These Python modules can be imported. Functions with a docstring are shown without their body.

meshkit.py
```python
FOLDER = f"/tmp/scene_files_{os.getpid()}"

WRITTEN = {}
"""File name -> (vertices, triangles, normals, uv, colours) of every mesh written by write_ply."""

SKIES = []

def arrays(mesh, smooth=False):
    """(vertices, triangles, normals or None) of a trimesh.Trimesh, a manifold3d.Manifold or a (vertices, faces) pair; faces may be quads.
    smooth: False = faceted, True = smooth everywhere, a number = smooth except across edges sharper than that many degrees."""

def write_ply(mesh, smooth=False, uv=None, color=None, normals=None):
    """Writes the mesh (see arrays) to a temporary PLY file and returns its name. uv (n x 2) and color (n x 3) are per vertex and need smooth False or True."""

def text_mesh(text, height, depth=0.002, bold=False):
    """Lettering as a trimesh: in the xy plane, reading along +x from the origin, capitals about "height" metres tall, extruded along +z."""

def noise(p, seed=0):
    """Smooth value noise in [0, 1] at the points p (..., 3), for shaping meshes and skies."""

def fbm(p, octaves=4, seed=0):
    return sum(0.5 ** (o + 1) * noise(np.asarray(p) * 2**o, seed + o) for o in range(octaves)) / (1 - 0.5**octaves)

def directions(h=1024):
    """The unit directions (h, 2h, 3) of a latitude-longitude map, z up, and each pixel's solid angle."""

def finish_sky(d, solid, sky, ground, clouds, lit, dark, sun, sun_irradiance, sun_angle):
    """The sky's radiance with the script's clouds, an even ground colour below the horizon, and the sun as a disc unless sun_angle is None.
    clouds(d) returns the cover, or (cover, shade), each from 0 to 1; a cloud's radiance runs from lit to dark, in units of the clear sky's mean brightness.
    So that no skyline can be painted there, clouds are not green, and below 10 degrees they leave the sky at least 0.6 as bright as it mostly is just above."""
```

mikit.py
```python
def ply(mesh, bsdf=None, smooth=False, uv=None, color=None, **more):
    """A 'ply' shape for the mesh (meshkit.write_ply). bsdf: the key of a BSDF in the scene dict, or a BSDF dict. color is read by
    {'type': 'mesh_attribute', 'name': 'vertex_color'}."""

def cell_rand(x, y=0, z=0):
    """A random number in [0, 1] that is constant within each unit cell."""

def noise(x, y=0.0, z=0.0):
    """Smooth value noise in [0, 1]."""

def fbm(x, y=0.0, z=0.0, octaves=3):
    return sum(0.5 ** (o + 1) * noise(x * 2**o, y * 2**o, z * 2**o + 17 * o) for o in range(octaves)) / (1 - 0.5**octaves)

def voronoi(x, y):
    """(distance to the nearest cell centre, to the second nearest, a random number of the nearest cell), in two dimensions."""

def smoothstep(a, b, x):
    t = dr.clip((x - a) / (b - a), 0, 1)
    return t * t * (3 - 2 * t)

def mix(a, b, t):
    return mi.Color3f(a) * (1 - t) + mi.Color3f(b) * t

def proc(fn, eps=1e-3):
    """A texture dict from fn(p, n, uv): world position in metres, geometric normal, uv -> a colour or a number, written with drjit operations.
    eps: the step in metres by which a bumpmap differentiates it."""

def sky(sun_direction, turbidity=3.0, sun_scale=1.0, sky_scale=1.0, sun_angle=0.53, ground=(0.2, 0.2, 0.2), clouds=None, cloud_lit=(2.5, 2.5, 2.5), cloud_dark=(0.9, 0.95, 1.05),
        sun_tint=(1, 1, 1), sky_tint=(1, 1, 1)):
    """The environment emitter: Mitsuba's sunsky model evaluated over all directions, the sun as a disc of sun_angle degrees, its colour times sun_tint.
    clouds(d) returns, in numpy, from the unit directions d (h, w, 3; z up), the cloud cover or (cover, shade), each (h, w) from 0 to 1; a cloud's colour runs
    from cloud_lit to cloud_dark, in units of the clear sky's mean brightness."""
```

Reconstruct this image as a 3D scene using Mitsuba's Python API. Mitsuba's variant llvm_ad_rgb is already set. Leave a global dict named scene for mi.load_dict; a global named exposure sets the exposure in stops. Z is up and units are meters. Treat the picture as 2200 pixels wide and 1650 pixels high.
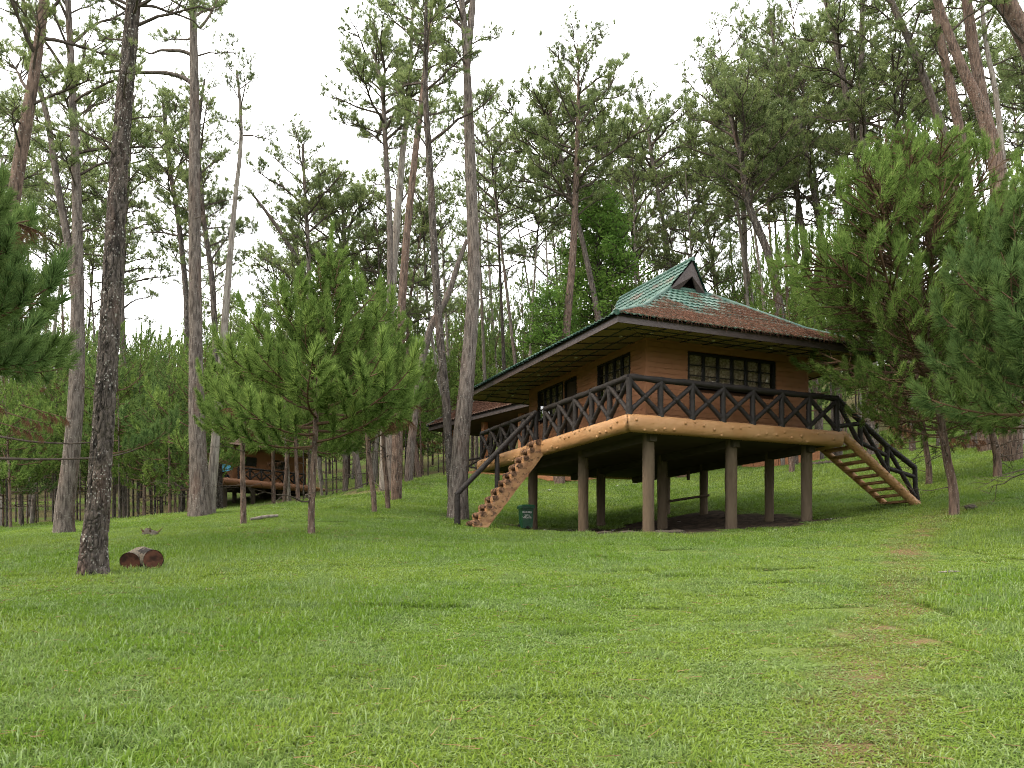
import math, random
import numpy as np, trimesh, manifold3d, drjit as dr, mitsuba as mi, mikit, meshkit
from scipy.interpolate import RBFInterpolator
from scipy.spatial.transform import Rotation as Rot
T = mi.ScalarTransform4f
scene, labels = {}, {}
random.seed(7)
rng = np.random.default_rng(7)

# ------------------------------------------------------------------ camera, light, exposure
F, HY = 1889.2, 1227.0          # focal length and horizon row of the 2200 x 1650 photograph (a shifted lens, verticals stay vertical)
scene['camera'] = {'type': 'perspective', 'fov': math.degrees(2 * math.atan(1100 / F)), 'fov_axis': 'x', 'near_clip': 0.1, 'far_clip': 2000.0,
                   'principal_point_offset_y': -(HY - 825) / 1650,
                   'to_world': T().look_at(origin=[0, 0, 0], target=[0, 1, 0], up=[0, 0, 1])}
scene['sky'] = mikit.sky((-0.62, -0.25, 0.75), turbidity=3, sun_scale=0.16, sun_angle=24, clouds=lambda d: 1.0, cloud_lit=(2.5, 2.5, 2.5), ground=(0.1, 0.14, 0.06))
exposure = 4.0


def at(px, py, d):
    """The point d metres in front of the camera that the photograph's pixel shows."""
    return np.array([(px - 1100) / F * d, d, (HY - py) / F * d])


# ------------------------------------------------------------------ small helpers
def ref(k): return {'type': 'ref', 'id': k}
def taken(key):
    return key in scene or key in labels or any(k.startswith(key + '__') for k in scene)
_count = {}
def numbered(key):
    n = _count.get(key, 0); _count[key] = n + 1
    return key if n == 0 else f'{key}_{n:03d}'
def put(key, mesh, bsdf, smooth=False, **kw):
    key = numbered(key)
    scene[key] = mikit.ply(mesh, bsdf, smooth=smooth, **kw)
    return key
def tag(key, label=None, cat=None, group=None, kind=None):
    d = labels.setdefault(key, {})
    for a, b in (('label', label), ('category', cat), ('group', group), ('kind', kind)):
        if b: d[a] = b
    return key
def thing(name, label, cat, group=None):
    return tag(numbered(name), label, cat, group)
def cat(ms):
    ms = [m if isinstance(m, trimesh.Trimesh) else trimesh.Trimesh(m[0], m[1], process=False) for m in ms]
    return trimesh.util.concatenate(ms)
def box(x0, x1, y0, y1, z0, z1):
    b = trimesh.creation.box((x1 - x0, y1 - y0, z1 - z0)); b.apply_translation(((x0 + x1) / 2, (y0 + y1) / 2, (z0 + z1) / 2)); return b
def frame_along(P):
    P = np.asarray(P, float)
    t = np.gradient(P, axis=0); t /= np.linalg.norm(t, axis=1, keepdims=True) + 1e-12
    a = np.array([1.0, 0, 0]) if abs(t[0][0]) < .8 else np.array([0, 1.0, 0])
    U, V = [], []
    for k in range(len(P)):
        a = a - t[k] * (a @ t[k]); a /= np.linalg.norm(a) + 1e-12
        U.append(a.copy()); V.append(np.cross(t[k], a))
    return np.array(U), np.array(V)
def tube(P, R, sides=8, caps=True, bumps=0.0, seed=0, freq=3.0):
    """A tapered tube through the points P with radii R; bumps = relative roughness of its surface."""
    P = np.asarray(P, float); R = np.broadcast_to(np.asarray(R, float), (len(P),))
    U, V = frame_along(P); a = np.arange(sides) * 2 * np.pi / sides
    rad = np.cos(a)[None, :, None] * U[:, None] + np.sin(a)[None, :, None] * V[:, None]
    rr = R[:, None] * np.ones(sides)
    if bumps:
        q = P[:, None] + rad * R[:, None, None]
        rr = rr * (1 + bumps * (2 * meshkit.fbm(q * freq, 3, seed) - 1))
    v = (P[:, None] + rad * rr[..., None]).reshape(-1, 3)
    i = np.arange(len(P) - 1)[:, None] * sides + np.arange(sides)
    j = np.arange(len(P) - 1)[:, None] * sides + (np.arange(sides) + 1) % sides
    f = np.stack([i, j, j + sides, i + sides], -1).reshape(-1, 4)
    f = np.vstack([f[:, [0, 1, 2]], f[:, [0, 2, 3]]])
    if caps:
        n = len(v); v = np.vstack([v, P[0], P[-1]]); k = np.arange(sides); k1 = (k + 1) % sides; o = (len(P) - 1) * sides
        f = np.vstack([f, np.stack([k1, k, 0 * k + n], 1), np.stack([o + k, o + k1, 0 * k + n + 1], 1)])
    return trimesh.Trimesh(v, f, process=False)
def smooth_path(P, n):
    """n points of a smooth curve through the rows of P (any number of columns)."""
    P = np.asarray(P, float)
    s = np.r_[0, np.cumsum(np.linalg.norm(np.diff(P[:, :3], axis=0), axis=1))]; s /= s[-1]
    from scipy.interpolate import PchipInterpolator
    return PchipInterpolator(s, P, axis=0)(np.linspace(0, 1, n))
def stick(a, b, r0, r1=None, sides=8, n=2, **kw):
    t = np.linspace(0, 1, n)[:, None]
    return tube(np.asarray(a, float) * (1 - t) + np.asarray(b, float) * t, np.linspace(r0, r0 if r1 is None else r1, n), sides, **kw)
def slivers(O, D, L, wid, seed=0):
    """Thin triangles (needles) from the points O along the directions D."""
    r = np.random.default_rng(seed); n = len(O)
    D = D / (np.linalg.norm(D, axis=1, keepdims=True) + 1e-9)
    s = np.cross(D, r.normal(size=(n, 3))); s /= np.linalg.norm(s, axis=1, keepdims=True) + 1e-9
    L = np.broadcast_to(L, (n,))[:, None]; wd = np.broadcast_to(wid, (n,))[:, None] / 2
    v = np.stack([O - s * wd, O + s * wd, O + D * L], 1).reshape(-1, 3)
    return trimesh.Trimesh(v, np.arange(3 * n).reshape(-1, 3), process=False)

# ------------------------------------------------------------------ materials
fbm, noise, mix, ss, cell, voro = mikit.fbm, mikit.noise, mikit.mix, mikit.smoothstep, mikit.cell_rand, mikit.voronoi
ALB = .60                      # one measured factor between the picked colours and real albedo
def dim(f): return lambda p, n, uv: mi.Color3f(f(p, n, uv)) * ALB
def principled(name, color, rough=.8, spec=.3, **kw):
    c = {'type': 'rgb', 'value': [x * ALB for x in color]} if isinstance(color, (tuple, list)) else mikit.proc(dim(color))
    scene[name] = {'type': 'twosided', 'bsdf': {'type': 'principled', 'base_color': c, 'roughness': rough, 'specular': spec, **kw}}
def bumped(name, color, height, scale, eps, rough=.8, spec=.3):
    scene[name] = {'type': 'twosided', 'bsdf': {'type': 'bumpmap', 'arbitrary': mikit.proc(height, eps=eps), 'scale': scale,
                   'bsdf': {'type': 'principled', 'base_color': mikit.proc(dim(color)), 'roughness': rough, 'specular': spec}}}
def leafy(name, color, trans=.7, rough=.5):
    c = {'type': 'rgb', 'value': list(color)} if isinstance(color, (tuple, list)) else mikit.proc(color)
    scene[name] = {'type': 'principledthin', 'base_color': c, 'roughness': rough, 'diff_trans': trans, 'spec_trans': 0.0}

HC, YAW = np.array([3.122, 23.52, 4.203]), 0.4144
CU, SU = math.cos(YAW), math.sin(YAW)
def uv_of(p):
    x, y = p.x - float(HC[0]), p.y - float(HC[1])
    return x * CU + y * SU, -x * SU + y * CU
def path_dist(x, y):
    """Metres (drjit) from the trodden path that runs from the right stair down towards the camera."""
    d = mi.Float(99)
    for (ax, ay), (bx, by) in zip(TRAIL[:-1], TRAIL[1:]):
        vx, vy = bx - ax, by - ay
        t = dr.clip(((x - ax) * vx + (y - ay) * vy) / (vx * vx + vy * vy), 0, 1)
        d = dr.minimum(d, dr.sqrt(dr.square(x - ax - t * vx) + dr.square(y - ay - t * vy)))
    return d
TRAIL = [at(px, 0, d)[:2].tolist() for px, d in ((2120, 26.0), (2010, 24.0), (1960, 19.0), (1945, 15.0), (1920, 11.0), (1880, 8.5), (1860, 6.5), (1870, 4.5))]
def bare_np(P):
    """How bare the ground is (0..1) at the points P: under the house and along the trodden path."""
    P = np.asarray(P, float); x, y = P[:, 0] - HC[0], P[:, 1] - HC[1]
    u, v = x * CU + y * SU, -x * SU + y * CU
    wob = (meshkit.fbm(np.c_[P[:, :2] * .9, 0 * x + 3.3], 3) - .5) * 1.6
    d = np.maximum(np.maximum(0.3 - u, u - 7.1), np.maximum(0.3 - v, v - 8.6 + .35 * u)) + wob - .7
    return np.clip(-d / .5 + .4, 0, 1)

def grass_tint(p, n, uv):
    big = fbm(p.x * .35, p.y * .35, 1.7, octaves=3)
    sm = noise(p.x * 60, p.y * 60, p.z * 25)
    fine = fbm(p.x * 2.3, p.y * 2.3, 4.1, octaves=2)
    c = mix((.210, .350, .046), (.290, .415, .070), ss(.35, .65, big))
    c = mix(c, (.27, .39, .135), ss(.45, .75, fine) * .6)
    c = mix(c, (.092, .215, .026), ss(.5, .95, sm) * .6)
    dry = ss(.80, .90, noise(p.x * 43 + 9, p.y * 43, p.z * 17)) * .45
    dp = path_dist(p.x, p.y)
    worn = (1 - ss(.1, .65, dp + (fbm(p.x * 3, p.y * 3, 9.0, octaves=2) - .5) * .55))
    pick = noise(p.x * 51, p.y * 51, 3.0)
    c = mix(c, (.28, .235, .10), dry + worn * ss(.35, .65, pick) * .5)
    return c
leafy('grass_mat', dim(grass_tint), trans=.9, rough=.36)
leafy('grass_pale', dim(lambda p, n, uv: mix(grass_tint(p, n, uv), (.42, .53, .28), .55 * noise(p.x * 37, p.y * 37, 1.0) + .2)), trans=.7, rough=.30)
def soil(p, n, uv):
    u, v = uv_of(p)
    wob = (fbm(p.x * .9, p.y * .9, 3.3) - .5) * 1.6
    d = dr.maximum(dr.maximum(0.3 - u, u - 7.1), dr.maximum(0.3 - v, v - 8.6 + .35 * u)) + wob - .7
    f = fbm(p.x * 7, p.y * 7, 2.0, octaves=4)
    thatch = mix((.085, .120, .025), (.120, .170, .040), f)
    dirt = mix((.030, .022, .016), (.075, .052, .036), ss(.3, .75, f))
    dp = path_dist(p.x, p.y)
    worn = 1 - ss(.1, .65, dp + (fbm(p.x * 3, p.y * 3, 9.0, octaves=2) - .5) * .55)
    c = mix(thatch, (.150, .086, .050), worn * .85)
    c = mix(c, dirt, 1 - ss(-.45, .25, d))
    far = ss(0.0, 4.0, p.y - 40) * ss(.42, .6, fbm(p.x * .3, p.y * .3, 8.0))
    return mix(c, (.125, .088, .052), far * .7)
bumped('soil_mat', soil, lambda p, n, uv: fbm(p.x * 9, p.y * 9, p.z * 9, octaves=3), .05, .01, rough=.95, spec=.1)

def bark(dark, lite, lichen, zs=3.0, ls=1.6):
    def f(p, n, uv):
        a = fbm(p.x * 27, p.y * 27, p.z * zs * .62, octaves=4)
        c = mix(dark, lite, ss(.22, .72, a))
        c = mix(c, (.16, .085, .06), ss(.5, .8, fbm(p.x * 3 + 5, p.y * 3, p.z * .7)) * .35)
        sp = ss(.75, .82, noise(p.x * 24 * ls, p.y * 24 * ls, p.z * 15 * ls)) * ss(.15, .6, noise(p.x * 3, p.y * 3, p.z * 2.2))
        return mix(c, (.5, .5, .45), sp * lichen)
    return f
def bark_h(p, n, uv): return fbm(p.x * 16, p.y * 16, p.z * 6.0, octaves=4)
bumped('bark_dark', bark((.022, .018, .016), (.135, .112, .097), .75, 7.0, 1.9), bark_h, .05, .006, .9, .2)
bumped('bark_grey', bark((.060, .048, .042), (.215, .180, .158), .35, 6.0), bark_h, .03, .006, .9, .2)
bumped('bark_pale', bark((.16, .135, .118), (.38, .34, .30), .2, 5.0), bark_h, .015, .006, .9, .2)
bumped('bark_red', bark((.060, .042, .034), (.225, .155, .122), .4, 6.0), bark_h, .02, .006, .9, .2)
principled('limb_mat', lambda p, n, uv: mix((.05, .038, .03), (.14, .11, .09), noise(p.x * 9, p.y * 9, p.z * 9)), .9, .2)
principled('twig_mat', lambda p, n, uv: mix((.10, .055, .032), (.17, .11, .07), noise(p.x * 12, p.y * 12, p.z * 12)), .9, .2)

def needle_tint(a, b, c2):
    def f(p, n, uv):
        t = noise(p.x * 1.1, p.y * 1.1, p.z * 1.3)
        s = noise(p.x * 13, p.y * 13, p.z * 13)
        return mix(mix(a, b, ss(.3, .7, t)), c2, ss(.62, .95, s) * .7)
    return f
leafy('needle_young', needle_tint((.130, .205, .052), (.180, .265, .068), (.25, .32, .105)), 1.35, .45)
leafy('needle_blue', needle_tint((.105, .172, .058), (.140, .212, .064), (.20, .265, .09)), 1.3, .45)
leafy('needle_old', needle_tint((.150, .198, .082), (.200, .248, .096), (.27, .305, .145)), 1.5, .5)
leafy('needle_dead', (.125, .068, .040), .5, .6)
leafy('leaf_broad', needle_tint((.10, .19, .040), (.145, .245, .052), (.21, .31, .08)), 1.3, .4)

def roof_green(p, n, uv):
    u, v = uv_of(p)
    a = fbm(p.x * 2.1, p.y * 2.1, p.z * 2.1, octaves=3)
    c = mix((.030, .102, .076), (.085, .172, .132), ss(.30, .72, a))
    g = fbm(p.x * 15, p.y * 15, p.z * 15, octaves=2)
    c = mix(c, (.21, .27, .225), ss(.5, .85, g) * .45)
    rust = ss(.62, .72, fbm(p.x * 1.4 + 3, p.y * 1.4, p.z * 1.4))
    return mix(c, (.22, .075, .05), rust * .5)
principled('roof_mat', roof_green, .5, .4)
leafy('litter_mat', dim(lambda p, n, uv: mix((.13, .062, .044), (.29, .165, .118), noise(p.x * 31, p.y * 31, p.z * 31))), .2, .8)
leafy('straw_mat', dim(lambda p, n, uv: mix((.22, .11, .06), (.46, .34, .19), noise(p.x * 21, p.y * 21, 2.0))), .2, .8)
def paint(base, alt, amt=.5, f=3.0):
    return lambda p, n, uv: mix(mix(base, alt, ss(.35, .7, fbm(p.x * f, p.y * f, p.z * f, octaves=4)) * amt), [x * .6 for x in base], ss(.6, .9, fbm(p.x * 19, p.y * 19, p.z * 6, octaves=2)) * .35)
principled('rust_roof', lambda p, n, uv: mix((.10, .06, .045), (.20, .12, .09), fbm(p.x * 4, p.y * 4, p.z * 4, octaves=3)), .8, .2)
principled('rim_red', paint((.36, .165, .085), (.42, .21, .12)), .6, .3)
principled('wall_mat', paint((.43, .185, .085), (.48, .22, .11)), .65, .35)
principled('groove_mat', (.06, .028, .015), .9, .1)
bumped('deck_mat', paint((.49, .255, .105), (.56, .32, .15), .7, 2.2), lambda p, n, uv: fbm(p.x * 9, p.y * 9, p.z * 9, octaves=4), .022, .008, .55, .4)
bumped('stair_mat', lambda p, n, uv: mix(mix((.50, .27, .125), (.34, .165, .080), ss(.4, .7, fbm(p.x * 7, p.y * 7, p.z * 7, octaves=4))), (.10, .052, .034), ss(.62, .70, fbm(p.x * 11 + 4, p.y * 11, p.z * 11, octaves=3)) * .75),
       lambda p, n, uv: fbm(p.x * 14, p.y * 14, p.z * 14, octaves=3), .03, .006, .6, .4)
bumped('tread_mat', lambda p, n, uv: mix((.060, .033, .024), (.30, .165, .095), ss(.3, .7, fbm(p.x * 12, p.y * 12, p.z * 12, octaves=4))), lambda p, n, uv: fbm(p.x * 20, p.y * 20, p.z * 20), .03, .006, .8, .2)
bumped('rail_mat', lambda p, n, uv: mix((.016, .0125, .0115), (.044, .036, .033), fbm(p.x * 9, p.y * 9, p.z * 9)), lambda p, n, uv: fbm(p.x * 17, p.y * 17, p.z * 17), .02, .006, .68, .25)
bumped('post_mat', lambda p, n, uv: mix((.105, .072, .046), (.20, .148, .098), fbm(p.x * 11, p.y * 11, p.z * 1.6, octaves=4)), lambda p, n, uv: fbm(p.x * 17, p.y * 17, p.z * 2, octaves=3), .02, .006, .85, .25)
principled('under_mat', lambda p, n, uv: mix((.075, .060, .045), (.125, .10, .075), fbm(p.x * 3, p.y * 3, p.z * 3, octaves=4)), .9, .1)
principled('soffit_mat', lambda p, n, uv: mix((.19, .135, .068), (.32, .24, .13), fbm(p.x * 6, p.y * 6, p.z * 6, octaves=4)), .8, .2)
principled('fascia_mat', lambda p, n, uv: mix((.055, .040, .037), (.105, .075, .070), fbm(p.x * 4, p.y * 4, p.z * 9)), .5, .4)
principled('frame_mat', (.016, .013, .012), .45, .4)
principled('door_mat', lambda p, n, uv: mix((.045, .028, .018), (.085, .055, .036), fbm(p.x * 14, p.y * 14, p.z * 2)), .6, .3)
principled('curtain_mat', lambda p, n, uv: mix((.26, .20, .125), (.52, .42, .28), ss(.4, .6, fbm(p.x * 22, p.y * 22, p.z * 22, octaves=2))), .9, .1)
scene['pane_mat'] = {'type': 'thindielectric'}
principled('lamp_mat', (.75, .73, .68), .4, .4)
principled('bin_mat', lambda p, n, uv: mix((.008, .062, .028), (.012, .085, .036), fbm(p.x * 7, p.y * 7, p.z * 7)), .38, .5)
principled('tyre_mat', (.012, .012, .012), .8, .3)
principled('white_mat', (.72, .73, .70), .6, .3)
principled('rubble_mat', lambda p, n, uv: mix((.22, .13, .10), (.40, .24, .19), fbm(p.x * 13, p.y * 13, p.z * 13)), .9, .2)
principled('stone_mat', lambda p, n, uv: mix((.045, .038, .030), (.14, .115, .09), fbm(p.x * 9, p.y * 9, p.z * 9, octaves=4)), .9, .2)
principled('umbrella_mat', (.07, .36, .55), .6, .3)
principled('skin_mat', (.33, .18, .11), .6, .3)
principled('shirt_mat', (.20, .03, .03), .9, .1)
principled('cloth_dark', (.03, .03, .035), .9, .1)
principled('hair_mat', (.01, .008, .007), .6, .3)
bumped('log_bark', lambda p, n, uv: mix(mix((.085, .070, .052), (.20, .172, .135), fbm(p.x * 9, p.y * 9, p.z * 9, octaves=4)), (.025, .022, .02), ss(.55, .62, fbm(p.x * 5 + 2, p.y * 5, p.z * 5 + 1, octaves=4))), lambda p, n, uv: fbm(p.x * 22, p.y * 22, p.z * 22), .02, .005, .9, .2)
principled('log_end', lambda p, n, uv: mix((.040, .018, .012), (.150, .062, .038), ss(.3, .75, fbm(p.x * 9, p.y * 9, p.z * 9, octaves=4))), .85, .2)

# ------------------------------------------------------------------ the ground
GP = [(0, 1650, 4.9), (1100, 1650, 4.85), (2200, 1650, 4.8), (200, 1236, 14.5), (305, 1222, 15.2), (1100, 1320, 10.5), (2100, 1300, 10.5), (0, 1340, 9.8), (0, 1165, 21), (140, 1146, 26), (432, 1104, 30), (670, 1150, 20.5), (523, 1128, 25),
      (985, 1113, 30), (1393, 1145, 24.1), (1571, 1139, 25.4), (1733, 1120, 26.6), (1253, 1146, 27.7), (1145, 1140, 31), (1291, 1135, 32.3), (1512, 1104, 31.3), (1653, 1122, 28.2), (1015, 1136, 27.0),
      (1100, 1156, 24), (1500, 1156, 22), (900, 1160, 21), (1190, 1036, 46), (985, 1026, 47), (700, 1068, 46), (830, 1038, 46), (560, 1096, 42), (430, 1120, 46), (100, 1128, 46), (250, 1118, 46), (480, 1092, 75), (700, 1066, 78), (1030, 1021, 52), (1400, 1012, 52), (1700, 1000, 52),
      (2050, 1105, 24), (1995, 1041, 32), (2142, 1022, 31), (2110, 970, 38), (2190, 930, 44), (1900, 965, 46), (1975, 1089, 27.4), (2200, 1120, 21), (1880, 915, 60), (2200, 880, 56)]
GX = np.array([at(*g) for g in GP])
EXTRA = np.array([[0, -3, -1.75], [-12, -3, -1.8], [12, -3, -1.6], [-30, 15, -1.0], [30, 15, 2.6], [-60, 60, 3.5], [-60, 100, 9.0], [-20, 110, 14], [15, 110, 19], [45, 70, 18], [70, 110, 30], [-90, 110, 12], [0, 200, 34], [-120, 200, 30], [120, 200, 48], [-40, -30, -4], [40, -30, -3], [-120, 30, -3], [120, 30, 16]])
GX = np.vstack([GX, EXTRA])
_ground = RBFInterpolator(GX[:, :2], GX[:, 2], kernel='thin_plate_spline', smoothing=2.0)
def ground(x, y):
    P = np.c_[np.ravel(x), np.ravel(y)].astype(float)
    z = _ground(P)
    z = z + .16 * (meshkit.fbm(np.c_[P * .38, 0 * P[:, 0]], 3) - .5) + .05 * (meshkit.noise(np.c_[P * 1.7, 0 * P[:, 0] + 5]) - .5)
    return z
def gz(x, y): return float(ground([x], [y])[0])
def grid_lines(lo, hi, fine_lo, fine_hi, step):
    f = np.arange(fine_lo, fine_hi + step / 2, step)
    a = fine_lo - np.cumsum(step * 1.13 ** np.arange(60)); a = a[a > lo][::-1]
    b = fine_hi + np.cumsum(step * 1.13 ** np.arange(60)); b = b[b < hi]
    return np.r_[lo, a, f, b, hi]
gx, gy = grid_lines(-160, 160, -16, 20, .3), grid_lines(-40, 220, 0, 50, .3)
X, Y = np.meshgrid(gx, gy, indexing='ij')
Zg = ground(X, Y).reshape(X.shape)
n0, n1 = X.shape
idx = np.arange(n0 * n1).reshape(n0, n1)
quads = np.stack([idx[:-1, :-1], idx[1:, :-1], idx[1:, 1:], idx[:-1, 1:]], -1).reshape(-1, 4)
put('ground', (np.stack([X, Y, Zg], -1).reshape(-1, 3), quads), 'soil_mat', smooth=True)
tag('ground', 'grassy hillside soil rising from the lawn to the forest', kind='structure')
from scipy.interpolate import RegularGridInterpolator
_gi = RegularGridInterpolator((gx, gy), Zg, bounds_error=False, fill_value=None)
def gq(P): return _gi(np.asarray(P, float)[:, :2])

# ------------------------------------------------------------------ the cabin on posts
def house_point(u, v, z): return np.array([HC[0] + u * CU - v * SU, HC[1] + u * SU + v * CU, HC[2] + z])
MH = np.eye(4); MH[:3, 0] = (CU, SU, 0); MH[:3, 1] = (-SU, CU, 0); MH[:3, 3] = HC
def place_mesh(m, M):
    m = m.copy() if isinstance(m, trimesh.Trimesh) else trimesh.Trimesh(np.asarray(m[0]), np.asarray(m[1]) if np.shape(m[1])[1] == 3 else np.vstack([np.asarray(m[1])[:, [0, 1, 2]], np.asarray(m[1])[:, [0, 2, 3]]]), process=False)
    m.vertices = m.vertices @ M[:3, :3].T + M[:3, 3]; return m
CURM = MH
def H(key, mesh, bsdf, smooth=False): return put(key, place_mesh(mesh, CURM), bsdf, smooth)
def hground(u, v):
    M = CURM
    p = M[:3, :3] @ np.array([u, v, 0]) + M[:3, 3]
    return gz(p[0], p[1]) - M[2, 3]
LR, LL, HL = 7.41, 10.76, 0.484
cabin = thing('cabin', 'terracotta cabin raised on round posts with green tiled roof and dark log railing', 'cabin')
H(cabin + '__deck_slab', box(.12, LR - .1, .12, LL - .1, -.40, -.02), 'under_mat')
H(cabin + '__floor', box(.14, LR - .12, .14, LL - .12, -.016, .0), 'post_mat')
def rim_log(a, b, mitre0, mitre1, seed):
    """A rounded, uneven beam from a to b (house plan), its outer face bulging; mitre = how far each end's inside is cut back."""
    a, b = np.array(a, float), np.array(b, float); d = b - a; L = np.linalg.norm(d); d /= L; out = np.array([d[1], -d[0]])
    n, m = 90, 22
    th = np.linspace(0, 2 * np.pi, m, endpoint=False)
    prof = np.stack([.19 * np.sign(np.cos(th)) * np.abs(np.cos(th)) ** .9, .242 * np.sign(np.sin(th)) * np.abs(np.sin(th)) ** .85 - .242], 1)
    V = []
    for k, s in enumerate(np.linspace(0, 1, n)):
        wob = 1 + .05 * (meshkit.fbm(np.array([[s * L * 1.1, seed * 7.7, 0]]), 3)[0] - .5) * 2
        for o, z in prof:
            e = s * L - (1 - s) ** 40 * mitre0 * (o - .05) + s ** 40 * mitre1 * (o - .05)
            lump = .010 * (meshkit.noise(np.array([[e * 4, o * 14, z * 9 + seed]]))[0] - .5) * 2
            V.append([*(a + d * e + out * ((o - .05) * wob + lump * np.sign(o))), (z + .242) * wob - .242 + .02])
    V = np.array(V); f = []
    i = np.arange(n - 1)[:, None] * m + np.arange(m); j = np.arange(n - 1)[:, None] * m + (np.arange(m) + 1) % m
    f = np.stack([i, j, j + m, i + m], -1).reshape(-1, 4); f = np.vstack([f[:, [0, 1, 2]], f[:, [0, 2, 3]]])
    c0, c1 = len(V), len(V) + 1
    e0, e1 = V[:m].mean(0), V[-m:].mean(0)
    if not mitre0: e0[:2] -= d * .06
    if not mitre1: e1[:2] += d * .06
    V = np.vstack([V, e0, e1]); k = np.arange(m); o_ = (n - 1) * m
    f = np.vstack([f, np.stack([(k + 1) % m, k, 0 * k + c0], 1), np.stack([o_ + k, o_ + (k + 1) % m, 0 * k + c1], 1)])
    m_ = trimesh.Trimesh(V, f, process=False); m_.fix_normals()
    return m_, a, d, out, L
rims = [rim_log((0, 0), (LR, 0), 1, 0, 1), rim_log((0, LL), (0, 0), 0, 1, 2), rim_log((LR, LL), (0, LL), 0, 0, 3), rim_log((LR, .3), (LR, LL), 0, 0, 4)]
kn = trimesh.creation.icosphere(subdivisions=1, radius=.043)
for ri, (m_, a, d, out, L) in enumerate(rims):
    key = H(cabin + '__rim_log', m_, 'deck_mat', smooth=50)
    if ri < 2:
        for q in range(int(L / .31)):
            s, hgt = (q + .4 + .3 * random.random()) * .31, random.choice((-.10, -.16, -.26, -.33, -.39)) + random.uniform(-.02, .02)
            bulge = .19 * (1 - abs((hgt + .222) / .242) ** 2.1) ** .47 - .05
            c = np.array([*(a + d * s + out * (bulge + .006)), hgt]); k_ = kn.copy(); k_.vertices = k_.vertices * (1, 1, 1) + c
            H(key + '__knot', k_, 'deck_mat', smooth=True)
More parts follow.
